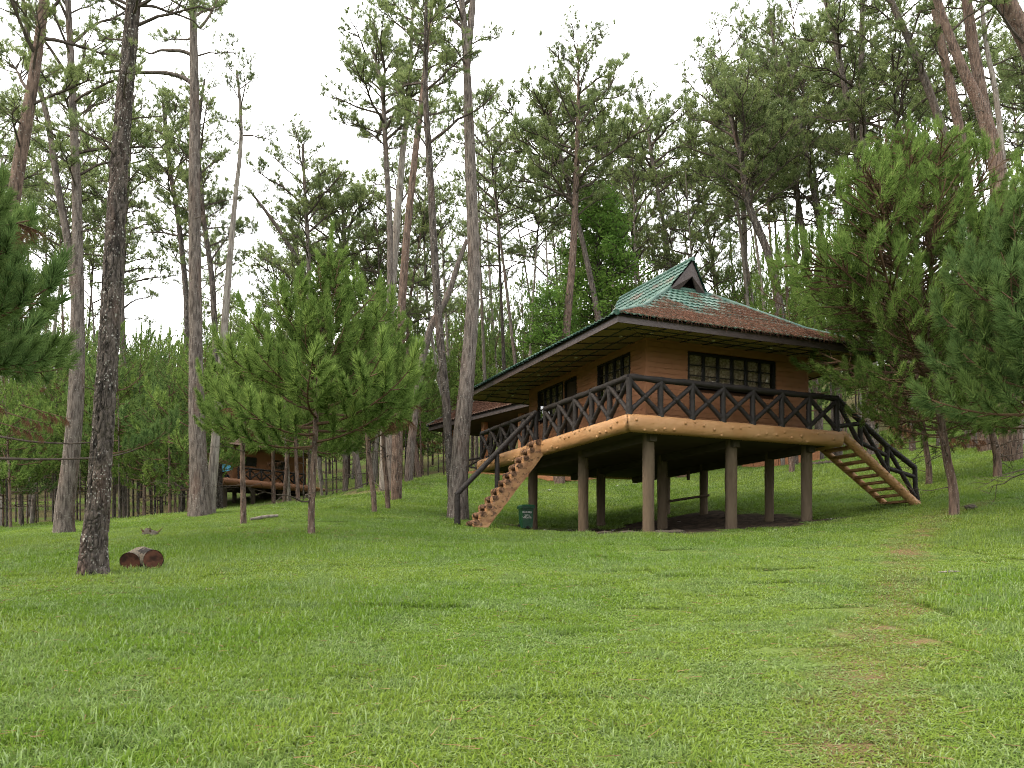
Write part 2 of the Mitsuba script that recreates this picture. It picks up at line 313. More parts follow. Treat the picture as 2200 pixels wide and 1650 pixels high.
# posts, each down to the ground
PU = [(1.0, .6), (3.83, .6), (6.64, .6), (1.0, 4.40), (3.83, 4.19), (6.64, 4.3), (1.0, 8.17), (3.83, 8.27), (6.64, 8.2), (6.64, 2.29), (6.64, 5.79)]
for k, (u, v) in enumerate(PU):
    zb = hground(u, v) - .25; n = 26
    P = np.stack([np.full(n, u), np.full(n, v), np.linspace(zb, -.38, n)], 1)
    r = .166 if k < 9 else .145
    H(cabin + '__support_post', tube(P, r + .006 * np.cos(np.linspace(0, 9, n)), 18, bumps=.07, seed=k, freq=3.2), 'post_mat', smooth=50)
for u in (1.0, 3.83, 6.64):
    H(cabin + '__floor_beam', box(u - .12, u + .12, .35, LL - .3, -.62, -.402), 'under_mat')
H(cabin + '__drain_pipe', tube([(6.05, 5.9, -.62), (6.05, 5.9, -.95)], .06, 10), 'post_mat', smooth=40)
H(cabin + '__brace_bar', stick((4.9, 5.85, hground(5.4, 5.8) + .62), (6.75, 5.62, hground(6.7, 5.6) + .66), .045, sides=8), 'post_mat', smooth=40)

# railing ----------------------------------------------------------------------------------
def rail_run(holder, pts, heights0, h=1.0, first=True, last=True, cross=True):
    """Posts at the points pts (plan) standing at the levels heights0, a log top rail and crossed braces between them."""
    pts = [np.array(p, float) for p in pts]
    for k, (p, z0) in enumerate(zip(pts, heights0)):
        if (k == 0 and not first) or (k == len(pts) - 1 and not last): continue
        n = 7; P = np.stack([np.full(n, p[0]), np.full(n, p[1]), np.linspace(z0 - .1, z0 + h - .02, n)], 1)
        R = np.array([.105, .098, .084, .078, .078, .084, .09])
        H(holder + '__post', tube(P, R, 10, bumps=.16, seed=k, freq=6), 'rail_mat', smooth=50)
    for k in range(len(pts) - 1):
        a, b = pts[k], pts[k + 1]; za, zb = heights0[k], heights0[k + 1]
        n = 8; t = np.linspace(0, 1, n)[:, None]
        e = .03 if k else .0
        A, B = np.array([*a, za + h]), np.array([*b, zb + h])
        P = A * (1 - t) + B * t; P[1:-1, 2] += .02 * (meshkit.noise(P[1:-1] * 2.1) - .5)
        H(holder + '__top_rail', tube(P, (.086 + .006 * np.sin(t[:, 0] * 9 + k)), 10, bumps=.16, seed=20 + k, freq=6), 'rail_mat', smooth=50)
        if cross:
            for (f0, f1) in ((.07, h - .08), (h - .08, .07)):
                P = np.array([*a, za + f0]) * (1 - t) + np.array([*b, zb + f1]) * t
                H(holder + '__brace', tube(P, .064 + .018 * np.abs(2 * t[:, 0] - 1) ** 3, 9, bumps=.18, seed=40 + k, freq=7), 'rail_mat', smooth=50)
            c = (a + b) / 2; zc = (za + zb) / 2 + h / 2 - .005
            s = trimesh.creation.icosphere(subdivisions=2, radius=.10); s.vertices = s.vertices * (1, 1, .95) * (1 + .2 * (meshkit.noise(s.vertices * 19)[:, None] - .5)) + (*c, zc)
            H(holder + '__binding', s, 'rail_mat', smooth=50)
RY = -.02
rl = cabin + '__railing'
us = np.array([0.0, 1.02, 2.06, 3.10, 4.14, 5.19, 6.21, 7.28]); us[0] = .03
rail_run(rl, [(u, .03) for u in us], [0] * len(us))
vs = np.linspace(.03, 5.16, 6)
rail_run(rl + '_001', [(.03, v) for v in vs], [0] * len(vs), first=False)
vs = np.linspace(5.86, 10.66, 6)
rail_run(rl + '_002', [(.03, v) for v in vs], [0] * len(vs))
# left stair: goes out and down to the left along -u, sawtooth stringer of weathered concrete "log"
st = cabin + '__left_stair'
u_end = -2.43; zg = hground(u_end, 5.3) - .02
ns = 11
rise, run = (0 - zg) / ns, abs(u_end + .1) / ns
def stringer_mesh(v0, v1, seed):
    top = [(-.05, .02)]
    for k in range(ns):
        uu, zz = -.1 - k * run, -k * rise
        top += [(uu - run * .10, zz + .02), (uu - run * .86, zz + .01 - rise * .06), (uu - run * 1.02, zz - rise * .30), (uu - run * .93, zz - rise * .9)]
    low = [(u_end - .02, zg - .12), (u_end + .34, zg - .12), (-.02, -.46)]
    from shapely.geometry import Polygon
    pg = Polygon(top + low).buffer(.02).buffer(-.02)
    m = trimesh.creation.extrude_polygon(pg, v1 - v0, engine='earcut')
    m = m.subdivide_to_size(.09)
    vv = m.vertices[:, [0, 2, 1]].copy(); vv[:, 1] += v0
    q = vv * 4.5; vv += .045 * (np.stack([meshkit.fbm(q, 3, s + seed) for s in (1, 5, 9)], 1) - .5)
    m = trimesh.Trimesh(vv, m.faces, process=True); m.fix_normals(); return m
H(st + '__stringer', stringer_mesh(5.17, 5.36, 1), 'stair_mat', smooth=40)
H(st + '__stringer', stringer_mesh(5.72, 5.88, 2), 'stair_mat', smooth=40)
for k in range(ns):
    uu, zz = -.1 - (k + .45) * run, -k * rise
    P = np.stack([np.full(8, uu - .03), np.linspace(5.145, 5.80, 8), np.full(8, zz - .075)], 1)
    t_ = tube(P, .092, 12, bumps=.22, seed=k, freq=6); H(st + '__tread', t_, 'tread_mat', smooth=50)
zgr = hground(-2.74, 5.80)
H(st + '__rail_post', tube([(-2.74, 5.80, zgr - .1), (-2.74, 5.80, zgr + .3), (-2.745, 5.80, zgr + .7), (-2.74, 5.80, zgr + .98)], [.105, .10, .09, .088], 12, bumps=.14, seed=3, freq=5), 'rail_mat', smooth=50)
H(st + '__rail_post', tube([(-1.37, 5.82, -1.75), (-1.37, 5.82, -1.2), (-1.37, 5.82, -.45)], [.085, .08, .075], 12, bumps=.14, seed=4, freq=5), 'rail_mat', smooth=50)
n = 14; t = np.linspace(0, 1, n)[:, None]
P = np.array([-2.78, 5.80, zgr + .95]) * (1 - t) + np.array([.03, 5.86, 1.02]) * t
H(st + '__handrail', tube(P, .085, 12, bumps=.12, seed=5, freq=4), 'rail_mat', smooth=50)
# right stair: goes down along +u beyond the deck's right end, seen from below
rs = cabin + '__right_stair'
ue = 10.62; zr_ = hground(ue, .0) - .02
n = 30; t = np.linspace(0, 1, n)[:, None]
for v, r in ((.03, .135), (1.28, .10)):
    zv = hground(ue, v) - .02
    P = np.array([LR + .12, v, -.10]) * (1 - t) + np.array([ue, v, zv]) * t
    P = np.vstack([[LR - .05, v, -.14], P])
    key = H(rs + '__stringer', tube(P, r, 14, bumps=.10, seed=int(v * 9), freq=4), 'deck_mat', smooth=50)
    if v < .5:
        for q in range(14):
            s = (q + random.uniform(.3, .8)) / 14; ang = random.uniform(-.5, .8)
            c = P[1] * (1 - s) + P[-1] * s + np.array([.06 * math.sin(ang), -r * math.cos(ang), r * math.sin(ang) * .8])
            k_ = kn.copy(); k_.vertices = k_.vertices * .8 + c; H(key + '__knot', k_, 'deck_mat', smooth=True)
for k in range(10):
    s = (k + .8) / 10.6; uu, zz = LR + .1 + (ue - LR) * s, -.05 + (zr_ + .05) * s
    b = box(uu - .17, uu + .15, .12, 1.24, zz - .035, zz + .035).subdivide_to_size(.25); b.vertices = b.vertices + .012 * (meshkit.noise(b.vertices * 5)[:, None] - .5)
    H(rs + '__tread', b, 'stair_mat')
ru = [7.28, 8.22, 9.32, 10.5]; slope_z = [0.0, -.62, -1.32, -1.93]
for k in range(1, 4):
    u, z0 = ru[k], -.05 + (zr_ + .05) * (ru[k] - LR) / (ue - LR)
    top = slope_z[k] + 1.0
    lo = z0 + .05 if k < 3 else hground(10.66, .03) - .05
    H(rs + '__rail_post', tube([(u + (.16 if k == 3 else 0), .03, lo), (u + .03 * (k == 3), .03, (lo + top) / 2), (u, .03, top)], [.09, .075, .078], 10, bumps=.16, seed=k, freq=6), 'rail_mat', smooth=50)
for k in range(3):
    a, b = (ru[k], slope_z[k]), (ru[k + 1], slope_z[k + 1]); tt = np.linspace(0, 1, 8)[:, None]
    def run_(p, q, r): return tube(np.array([p[0], .03, p[1]]) * (1 - tt) + np.array([q[0], .03, q[1]]) * tt, r, 10, bumps=.16, seed=60 + k, freq=6)
    H(rs + '__handrail', run_((a[0], a[1] + 1.0), (b[0], b[1] + 1.0), .088), 'rail_mat', smooth=50)
    za = -.05 + (zr_ + .05) * max(0, a[0] - LR) / (ue - LR); zb = -.05 + (zr_ + .05) * (b[0] - LR) / (ue - LR)
    H(rs + '__brace', run_((a[0] + .03, a[1] + .92), (b[0], zb + .22), .068), 'rail_mat', smooth=50)
    H(rs + '__brace', run_((a[0], za + .30 - .1 * (k == 0)), (b[0], b[1] + (.93 if k == 0 else .70)), .068), 'rail_mat', smooth=50)

# walls: horizontal boards with open joints ---------------------------------------------------
WU0, WU1, WV0, WV1, WZ = 1.226, 7.153, 1.10, 8.97, 2.62
H(cabin + '__wall_core', cat([box(WU0 + .08, WU1 - .08, WV0 + .08, WV0 + .12, 0, 1.14), box(WU0 + .08, 2.66, WV0 + .08, WV0 + .12, 1.14, WZ), box(5.86, WU1 - .08, WV0 + .08, WV0 + .12, 1.14, WZ), box(2.66, 5.86, WV0 + .08, WV0 + .12, 2.2, WZ),
    box(WU1 - .12, WU1 - .08, WV0 + .12, WV1 - .1, 0, WZ), box(WU0 + .1, WU1 - .1, WV1 - .12, WV1 - .08, 0, WZ),
    box(WU0 + .08, WU0 + .12, WV0 + .12, 1.92, 0, WZ), box(WU0 + .08, WU0 + .12, 1.92, 3.86, 0, 1.14), box(WU0 + .08, WU0 + .12, 1.92, 3.86, 2.24, WZ), box(WU0 + .08, WU0 + .12, 3.86, 5.26, 0, WZ), box(WU0 + .08, WU0 + .12, 5.26, 6.12, 2.2, WZ), box(WU0 + .08, WU0 + .12, 6.12, 6.24, 0, WZ), box(WU0 + .08, WU0 + .12, 6.24, 8.22, 0, 1.14), box(WU0 + .08, WU0 + .12, 6.24, 8.22, 2.24, WZ), box(WU0 + .08, WU0 + .12, 8.22, WV1 - .1, 0, WZ),
    box(WU0 + .3, WU1 - .3, WV0 + .6, WV0 + .62, 0, WZ), box(WU0 + .6, WU0 + .62, WV0 + .7, WV1 - .3, 0, WZ)]), 'groove_mat')
wl = cabin + '__wall'
pitch = .148
def boards(face, lo, hi, openings):
    for k in range(int(WZ / pitch) + 1):
        z0, z1 = k * pitch + .004, min((k + 1) * pitch - .004, WZ)
        if z1 - z0 < .03: continue
        segs = [(lo, hi)]
        for (a, b, za, zb) in openings:
            if z1 > za and z0 < zb:
                segs = [s for q in segs for s in ([(q[0], min(q[1], a))] if q[0] < a else []) + ([(max(q[0], b), q[1])] if q[1] > b else [])]
        for (a, b) in segs:
            if b - a < .04: continue
            e = random.uniform(0, .004)
            m = {'front': lambda: box(a, b, WV0 - e, WV0 + .075, z0, z1), 'left': lambda: box(WU0 - e, WU0 + .075, a, b, z0, z1), 'right': lambda: box(WU1 - .075, WU1 + e, a, b, z0, z1), 'back': lambda: box(a, b, WV1 - .075, WV1 + e, z0, z1)}[face]()
            H(wl + '__board', m, 'wall_mat')
boards('front', WU0 + .09, WU1 - .09, [(2.66, 5.86, 1.16, 2.18)])
boards('left', WV0 + .09, WV1 - .09, [(1.92, 3.86, 1.16, 2.22), (5.26, 6.12, -.1, 2.18), (6.24, 8.22, 1.16, 2.22)])
boards('right', WV0 + .09, WV1 - .09, []); boards('back', WU0 + .09, WU1 - .09, [])
for (u, v) in ((WU0, WV0), (WU1, WV0), (WU0, WV1), (WU1, WV1)):
    du, dv = (.09 if u < 4 else -.09), (.09 if v < 4 else -.09)
    e = .008
    H(cabin + '__corner_board', box(min(u, u + du) - (e if u < 4 else -0.001), max(u, u + du) + (e if u > 4 else -0.001), min(v, v + dv) - (e if v < 4 else -.001), max(v, v + dv) + (e if v > 4 else -.001), 0, WZ), 'wall_mat')
def window(face, a, b, z0, z1, cols, rows):
    """Dark timber window: outer frame, mullions, glazing bars, panes, a patterned curtain behind."""
    w = numbered(cabin + '__window')
    def bx(s0, s1, d0, d1, za, zb): return box(s0, s1, WV0 + d0, WV0 + d1, za, zb) if face == 'front' else box(WU0 + d0, WU0 + d1, s0, s1, za, zb)
    f = .055
    H(w + '__frame', cat([bx(a, a + f, -.025, .09, z0, z1), bx(b - f, b, -.025, .09, z0, z1), bx(a + f, b - f, -.028, .09, z1 - f, z1), bx(a + f, b - f, -.03, .09, z0, z0 + f)]), 'frame_mat')
    cw, rh = (b - a - 2 * f) / cols, (z1 - z0 - 2 * f) / rows
    for c in range(cols):
        s0 = a + f + c * cw
        if c: H(w + '__mullion', bx(s0 - .035, s0 + .035, -.02, .07, z0 + f, z1 - f), 'frame_mat')
        for r in range(rows):
            zz = z0 + f + r * rh
            if r and not c: H(w + '__glazing_bar', bx(a + f, b - f, -.005, .05, zz - .014, zz + .014), 'frame_mat')
            p = bx(s0 + .03, s0 + cw - .03, .03, .03, zz + .012, zz + rh - .012)
            P = p.bounds; s = 0 if face == 'front' else 1
            q = np.array([[P[0][0], P[0][1], P[0][2]], [P[1][0], P[1][1], P[0][2]], [P[1][0], P[1][1], P[1][2]], [P[0][0], P[0][1], P[1][2]]])
            H(w + '__pane', (q, np.array([[0, 1, 2, 3]])), 'pane_mat')
    s = np.linspace(a + .05, b - .05, 90); wv = .16 + .018 * np.sin(s * 38) + .01 * np.sin(s * 91)
    V = []
    for zz in (z0 + .02, z1 - .02):
        for q, d in zip(s, wv): V.append((q, WV0 + d, zz) if face == 'front' else (WU0 + d, q, zz))
    k = np.arange(89); H(w + '__curtain', (np.array(V), np.stack([k, k + 1, k + 91, k + 90], 1)), 'curtain_mat', smooth=True)
window('front', 2.66, 5.86, 1.16, 2.18, 6, 3)
window('left', 1.92, 3.86, 1.16, 2.22, 4, 3)
window('left', 6.24, 8.22, 1.16, 2.22, 4, 3)
dk = cabin + '__door'
H(dk + '__frame', cat([box(WU0 - .02, WU0 + .09, 5.26, 5.32, 0, 2.18), box(WU0 - .02, WU0 + .09, 6.06, 6.12, 0, 2.18), box(WU0 - .022, WU0 + .09, 5.32, 6.06, 2.12, 2.18)]), 'frame_mat')
H(dk + '__leaf', box(WU0 + .05, WU0 + .09, 5.325, 6.055, .01, 2.115), 'door_mat')
H(dk + '__handle', box(WU0 - .0, WU0 + .049, 5.40, 5.43, .95, 1.08), 'frame_mat')

# roof -------------------------------------------------------------------------------------------
EU0, EU1, EV0, EV1, EZ = -.73, 8.65, -.69, 10.44, 2.19
UC, ZR, HW, ZB = 3.96, 5.56, .66, 4.66
SOF = .22                                         # the soffit climbs a little from the eave to the wall
def soffit(side):
    M = numbered(cabin + '__soffit')
    if side in 'LR':
        e, w, s0, s1, S0, S1 = (EU0, WU0, EV0, EV1, WV0, WV1) if side == 'L' else (EU1, WU1, EV0, EV1, WV0, WV1)
    else:
        e, w, s0, s1, S0, S1 = (EV0, WV0, EU0, EU1, WU0, WU1) if side == 'F' else (EV1, WV1, EU0, EU1, WU0, WU1)
    rows = 3; L = s1 - s0; cols = int(round(L / .80))
    def pt(f, s):
        lo, hi = s0 + (S0 - s0) * f, s1 + (S1 - s1) * f
        d = e + (w - e) * f; z = EZ + .03 + SOF * f
        return (d, s, z) if side in 'LR' else (s, d, z)
    bat = []
    for r in range(rows):
        f0, f1 = r / rows + .016, (r + 1) / rows - .016
        lo, hi = s0 + (S0 - s0) * (r + .5) / rows, s1 + (S1 - s1) * (r + .5) / rows
        for c in range(cols):
            a, b = s0 + L * c / cols + .030, s0 + L * (c + 1) / cols - .030
            q = []
            for f, s in ((f0, a), (f0, b), (f1, b), (f1, a)):
                l_, h_ = s0 + (S0 - s0) * f, s1 + (S1 - s1) * f
                q.append(pt(f, min(max(s, l_), h_)))
            q = np.array(q)
            if np.linalg.norm(np.cross(q[2] - q[0], q[3] - q[1])) < .02: continue
            v = np.vstack([q, q + (0, 0, .05)])
            H(M + '__panel', (v, np.array([[0, 1, 2, 3], [4, 7, 6, 5], [0, 4, 5, 1], [1, 5, 6, 2], [2, 6, 7, 3], [3, 7, 4, 0]])), 'soffit_mat')
    back = np.array([pt(0, s0), pt(0, s1), pt(1, S1), pt(1, S0)]) + (0, 0, .056)
    H(M + '__backing', (back, np.array([[0, 1, 2, 3]])), 'frame_mat')
    for r in range(1, rows): f = r / rows; H(M + '__batten', stick(pt(f, s0 + (S0 - s0) * f), pt(f, s1 + (S1 - s1) * f), .026, sides=4), 'frame_mat')
    for c in range(1, cols):
        s = s0 + L * c / cols; fm = min(1.0, (s - s0) / (S0 - s0), (s1 - s) / (s1 - S1))
        if fm > .1: H(M + '__batten', stick(pt(0, s), pt(fm, s), .022, sides=4), 'frame_mat')
    for s in np.linspace(s0 + 1.6, s1 - 1.6, 4):
        c = pt(.52, s); d = trimesh.creation.cylinder(.055, .02, sections=14); d.apply_translation((c[0], c[1], c[2] - .006)); H(M + '__downlight', d, 'lamp_mat', smooth=40)
for s in 'LFRB': soffit(s)
for (a, b) in (((EU0, EV0), (EU1, EV0)), ((EU0, EV1), (EU0, EV0)), ((EU1, EV0), (EU1, EV1)), ((EU1, EV1), (EU0, EV1))):
    a, b = np.array(a), np.array(b); d = (b - a) / np.linalg.norm(b - a); o = np.array([d[1], -d[0]])
    q = [a - d * .03 + o * .03, b + d * .03 + o * .03, b - d * .0 - o * .0, a + d * .0 - o * .0]
    v = np.array([[*p, EZ - .0] for p in q] + [[*p, EZ + .195] for p in q])
    H(cabin + '__fascia', (v, np.array([[0, 3, 2, 1], [4, 5, 6, 7], [0, 1, 5, 4], [1, 2, 6, 5], [2, 3, 7, 6], [3, 0, 4, 7]])), 'fascia_mat')
ZE = EZ + .20; OV = .10                             # tiles overhang the fascia
G0, G1 = 3.0, 9.75 - 3.0                            # gable feet, front and back (v)
def tile_courses(holder, e0, e1, t0, t1, ncourse, bsdf='roof_mat', wave=.20):
    """Rows of pressed tiles on the plane between the eave e0-e1 and the top edge t0-t1, each row a strip of its own."""
    e0, e1, t0, t1 = (np.array(q, float) for q in (e0, e1, t0, t1))
    along = (e1 - e0) / np.linalg.norm(e1 - e0)
    nrm = np.cross(along, (t0 + t1) / 2 - (e0 + e1) / 2); nrm /= np.linalg.norm(nrm)
    if nrm[2] < 0: nrm = -nrm
    for k in range(ncourse):
        rows = []
        for f, lift in ((k / ncourse, .034), (k / ncourse + .002, .040), ((k + .5) / ncourse, .022), (min(1, (k + 1.12) / ncourse), .006)):
            a, b = e0 + (t0 - e0) * f, e1 + (t1 - e1) * f
            L = np.linalg.norm(b - a); rows.append((a, b, lift))
        La = np.linalg.norm(rows[0][1] - rows[0][0]); m = max(8, int(La / .038))
        V = []
        for a, b, lift in rows:
            s = np.linspace(0, 1, m)[:, None]; P = a + (b - a) * s
            w = (P - e0) @ along
            c = .5 + .5 * np.cos(2 * np.pi * w / wave)
            V.append(P + nrm * (lift + .030 * c ** .8)[:, None] - (0 if lift != .034 else 1) * nrm * .022)
        V = np.vstack(V); i = np.arange(3)[:, None] * m + np.arange(m - 1)
        H(holder + '__tile_course', (V, np.stack([i, i + 1, i + m + 1, i + m], -1).reshape(-1, 4)), bsdf, smooth=50)
rf = cabin + '__roof'
c00, c10, c01, c11 = (EU0 - OV, EV0 - OV, ZE), (EU1 + OV, EV0 - OV, ZE), (EU0 - OV, EV1 + OV, ZE), (EU1 + OV, EV1 + OV, ZE)
gl0, gr0, gl1, gr1 = (UC - HW, G0, ZB), (UC + HW, G0, ZB), (UC - HW, G1, ZB), (UC + HW, G1, ZB)
BF, BZ = .45, .37                                   # the slope breaks: flatter towards the eave
def brk(c, g): return (c[0] + (g[0] - c[0]) * BF, c[1] + (g[1] - c[1]) * BF, c[2] + (g[2] - c[2]) * BZ)
b00, b10, b01, b11 = brk(c00, gl0), brk(c10, gr0), brk(c01, gl1), brk(c11, gr1)
for (p, q, r1, r2, s1, s2) in ((c00, c10, b00, b10, gl0, gr0), (c01, c00, b01, b00, gl1, gl0), (c10, c11, b10, b11, gr0, gr1), (c11, c01, b11, b01, gr1, gl1)):
    tile_courses(rf, p, q, r1, r2, 6); tile_courses(rf, r1, r2, s1, s2, 8)
R0, R1 = (UC, G0 - .34, ZR), (UC, G1 + .34, ZR)
kl0, kr0, kl1, kr1 = (UC - HW - .04, G0 - .10, ZB - .03), (UC + HW + .04, G0 - .10, ZB - .03), (UC - HW - .04, G1 + .10, ZB - .03), (UC + HW + .04, G1 + .10, ZB - .03)
tile_courses(rf, kl1, kl0, R1, R0, 5)
tile_courses(rf, kr0, kr1, R0, R1, 5)
def cap(a, b, r, name):
    t = np.linspace(0, 1, 12)[:, None]; P = np.array(a) * (1 - t) + np.array(b) * t + (0, 0, .03)
    H(rf + name, tube(P, r, 10), 'roof_mat', smooth=50)
for a, b in ((c00, b00), (b00, gl0), (c10, b10), (b10, gr0), (c01, b01), (b01, gl1), (c11, b11), (b11, gr1)): cap(a, b, .075, '__hip_cap')
cap(R0, R1, .07, '__ridge_cap')
cap(gl0, gr0, .08, '__apron_cap')
# underside of the tiles (sheathing), gable boards and the dark vent behind them
H(rf + '__sheathing', (np.array([c00, c10, c11, c01, b00, b10, b11, b01, gl0, gr0, gr1, gl1, R0, R1]) - (0, 0, .03), np.array([[0, 1, 5, 4], [1, 2, 6, 5], [2, 3, 7, 6], [3, 0, 4, 7], [4, 5, 9, 8], [5, 6, 10, 9], [6, 7, 11, 10], [7, 4, 8, 11], [8, 12, 13, 11], [9, 10, 13, 12]])), 'frame_mat')
for (yb, s, yt) in ((G0 - .06, -1, G0 - .30), (G1 + .06, 1, G1 + .30)):
    for side in (-1, 1):
        p = np.array([[UC + side * (HW + .02), yb, ZB - .04], [UC, yt, ZR - .045], [UC, yt, ZR - .52], [UC + side * (HW - .30), yb, ZB - .04]])
        q = p + (0, -s * .05, 0)
        v = np.vstack([p, q]); H(cabin + '__verge_board', (v, np.array([[0, 1, 2, 3], [4, 7, 6, 5], [0, 4, 5, 1], [1, 5, 6, 2], [2, 6, 7, 3], [3, 7, 4, 0]])), 'fascia_mat')
    H(cabin + '__gable_vent', (np.array([[UC - HW + .05, yb - s * .35, ZB - .04], [UC + HW - .05, yb - s * .35, ZB - .04], [UC, yb - s * .35, ZR - .12]]), np.array([[0, 1, 2]])), 'fascia_mat')
# fallen needles lying on the front roof slope and hanging over the eave
nl = 30000; r_ = np.random.default_rng(3)
e0, e1, t0, t1 = (np.array(q) for q in (c00, c10, gl0, gr0))
f = r_.random(nl) ** 1.25 * .93; s = r_.random(nl)
P = (e0 + (t0 - e0) * f[:, None]) * (1 - s[:, None]) + (e1 + (t1 - e1) * f[:, None]) * s[:, None]
P[:, 2] = ZE + (ZB - ZE) * np.where(f < BF, f * BZ / BF, BZ + (f - BF) * (1 - BZ) / (1 - BF))
dens = .98 - 1.25 * np.clip((f - .38) / .55, 0, 1) - 2.2 * np.clip(.22 - s + .25 * f, 0, 1) - np.clip((s - .93) * 8, 0, 1) * .5 + 2.6 * (meshkit.fbm(P * 1.3, 3, 5) - .5)
keep = dens > r_.random(nl) * .55
P = P[keep]; al = (e1 - e0) / np.linalg.norm(e1 - e0); up = (t0 + t1 - e0 - e1) / 2; up /= np.linalg.norm(up); nn = np.cross(al, up)
th = r_.random(len(P)) * 2 * np.pi
D = al * np.cos(th)[:, None] + up * np.sin(th)[:, None] + nn * r_.normal(0, .10, len(P))[:, None]
P = P + nn * (.050 + .02 * r_.random(len(P)))[:, None]
hs = r_.random(420); hang = (e0 * (1 - hs[:, None]) + e1 * hs[:, None])[(hs > .08)]
hang = hang + (0, -.01, .05); Dh = np.c_[r_.normal(0, .25, len(hang)), r_.normal(-.1, .15, len(hang)), -np.ones(len(hang))]
O = np.vstack([P, hang]); DD = np.vstack([D, Dh]); LLn = np.r_[r_.uniform(.12, .22, len(P)), r_.uniform(.06, .20, len(hang))]
H('fallen_needles', slivers(O, DD, LLn, .008, 4), 'litter_mat'); tag('fallen_needles', 'red brown fallen pine needles matted on the front slope of the green roof', 'pine needles', kind='stuff')
# ------------------------------------------------------------------ the other buildings
def plan(origin, dirx):
    M = np.eye(4); d = np.array(dirx, float); d /= np.linalg.norm(d); M[:2, 0] = d; M[:2, 1] = (-d[1], d[0]); M[:3, 3] = origin; return M
def hip_roof(name, u0, u1, v0, v1, z, rise, n=10, bsdf='roof_mat'):
    uc, w = (u0 + u1) / 2, (v1 - v0) / 2
    if u1 - u0 > v1 - v0: A, B = (u0 + w, (v0 + v1) / 2, z + rise), (u1 - w, (v0 + v1) / 2, z + rise); tops = (A, B, B, A)
    else: h = (u1 - u0) / 2; A, B = (uc, v0 + h, z + rise), (uc, v1 - h, z + rise); tops = (A, A, B, B)
    c = [(u0, v0, z), (u1, v0, z), (u1, v1, z), (u0, v1, z)]
    for k in range(4): tile_courses(name, c[k], c[(k + 1) % 4], np.array(tops[k]) * .985 + np.array(c[k]) * .015, np.array(tops[(k + 1) % 4]) * .985 + np.array(c[(k + 1) % 4]) * .015, n, bsdf, wave=.25)
    H(name + '__sheathing', (np.array(c + list(tops)) - (0, 0, .04), np.array([[0, 1, 5, 4], [1, 2, 6, 5], [2, 3, 7, 6], [3, 0, 4, 7]])), 'frame_mat')
    for k in range(4): H(name + '__hip_cap', stick(np.array(c[k]) + (0, 0, .04), np.array(tops[k]) + (0, 0, .04), .09), 'roof_mat', smooth=40)
    H(name + '__ridge_cap', stick(np.array(A) + (0, 0, .04), np.array(B) + (0, 0, .05), .09), 'roof_mat', smooth=40)
# the neighbour just behind, low on the slope, seen past the main cabin's left end
CURM = plan((*at(922, 922, 55)[:2], 0), (.594, -.804))
zf, ze2 = 5.95, 8.80
nb = thing('porch_cabin', 'low cabin with litter-covered roof and square porch columns, half hidden behind the raised cabin', 'cabin')
H(nb + '__floor_slab', box(.5, 12, .6, 9, zf - 1.2, zf), 'wall_mat')
for u in (1.0, 4.6, 8.2, 11.6): H(nb + '__column', box(u - .14, u + .14, .9, 1.18, zf, ze2), 'wall_mat')
for u in (2.8, 6.4, 9.9):
    for (p, q) in (((u - 1.64, zf + .08), (u + 1.64, zf + .72)), ((u - 1.64, zf + .72), (u + 1.64, zf + .08))): H(nb + '__railing__brace', stick((p[0], 1.04, p[1]), (q[0], 1.04, q[1]), .05), 'rail_mat', smooth=40)
    H(nb + '__railing__top_rail', stick((u - 1.66, 1.04, zf + .78), (u + 1.66, 1.04, zf + .78), .06), 'rail_mat', smooth=40)
H(nb + '__wall', cat([box(6.2, 11.8, 3.2, 3.3, zf, ze2), box(6.2, 6.3, 3.3, 8.8, zf, ze2)]), 'wall_mat')
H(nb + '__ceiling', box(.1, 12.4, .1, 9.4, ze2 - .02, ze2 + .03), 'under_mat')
H(nb + '__fascia', cat([box(-.02, 12.5, -.03, .0, ze2 - .02, ze2 + .24), box(-.03, 0, 0, 9.5, ze2 - .02, ze2 + .24)]), 'fascia_mat')
hip_roof(nb + '__roof', -.1, 12.6, -.12, 9.6, ze2 + .25, 3.2, 9, 'rust_roof')
r_ = np.random.default_rng(5); nn_ = 14000
s_, f_ = r_.random(nn_), r_.random(nn_) * .55
P = np.c_[s_ * 12.5 * (1 - .6 * f_) + 4.6 * f_ * .6, -.1 + f_ * 4.8, ze2 + .36 + f_ * 3.2]
H('fallen_needles_001', slivers(P, np.c_[r_.normal(0, 1, nn_), r_.normal(0, .8, nn_), r_.normal(0, .2, nn_)], .22, .024, 6), 'litter_mat')
tag('fallen_needles_001', 'brown needle litter covering the roof of the low cabin behind', 'pine needles', kind='stuff')
# the far cabin among the young pines on the left
c3 = at(478, 1026, 75)
CURM = plan(c3, (at(690, 1046, 83) - c3)[:2])
fc = thing('far_cabin', 'small far raised cabin with terracotta deck, half hidden among young pines', 'cabin')
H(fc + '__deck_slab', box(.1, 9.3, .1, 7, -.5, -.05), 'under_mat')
H(fc + '__rim_log', tube([(0, .1, -.3), (4.6, .1, -.3), (9.4, .1, -.3)], .33, 12), 'rim_red', smooth=50)
H(fc + '__rim_log', tube([(0.1, 0, -.3), (.1, 7, -.3)], .33, 12), 'rim_red', smooth=50)
for u in (.6, 3.4, 6.2, 9.0):
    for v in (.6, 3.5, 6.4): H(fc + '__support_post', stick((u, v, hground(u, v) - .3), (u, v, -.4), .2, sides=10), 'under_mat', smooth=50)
rail_run(fc + '__railing', [(u, .1) for u in np.linspace(1.6, 8.6, 7)], [0] * 7)
H(fc + '__wall', cat([box(2.2, 10.2, 2.0, 2.1, 0, 2.9), box(2.2, 2.3, 2.1, 6.8, 0, 2.9), box(10.1, 10.2, 2.1, 6.8, -2.6, 2.9)]), 'wall_mat')
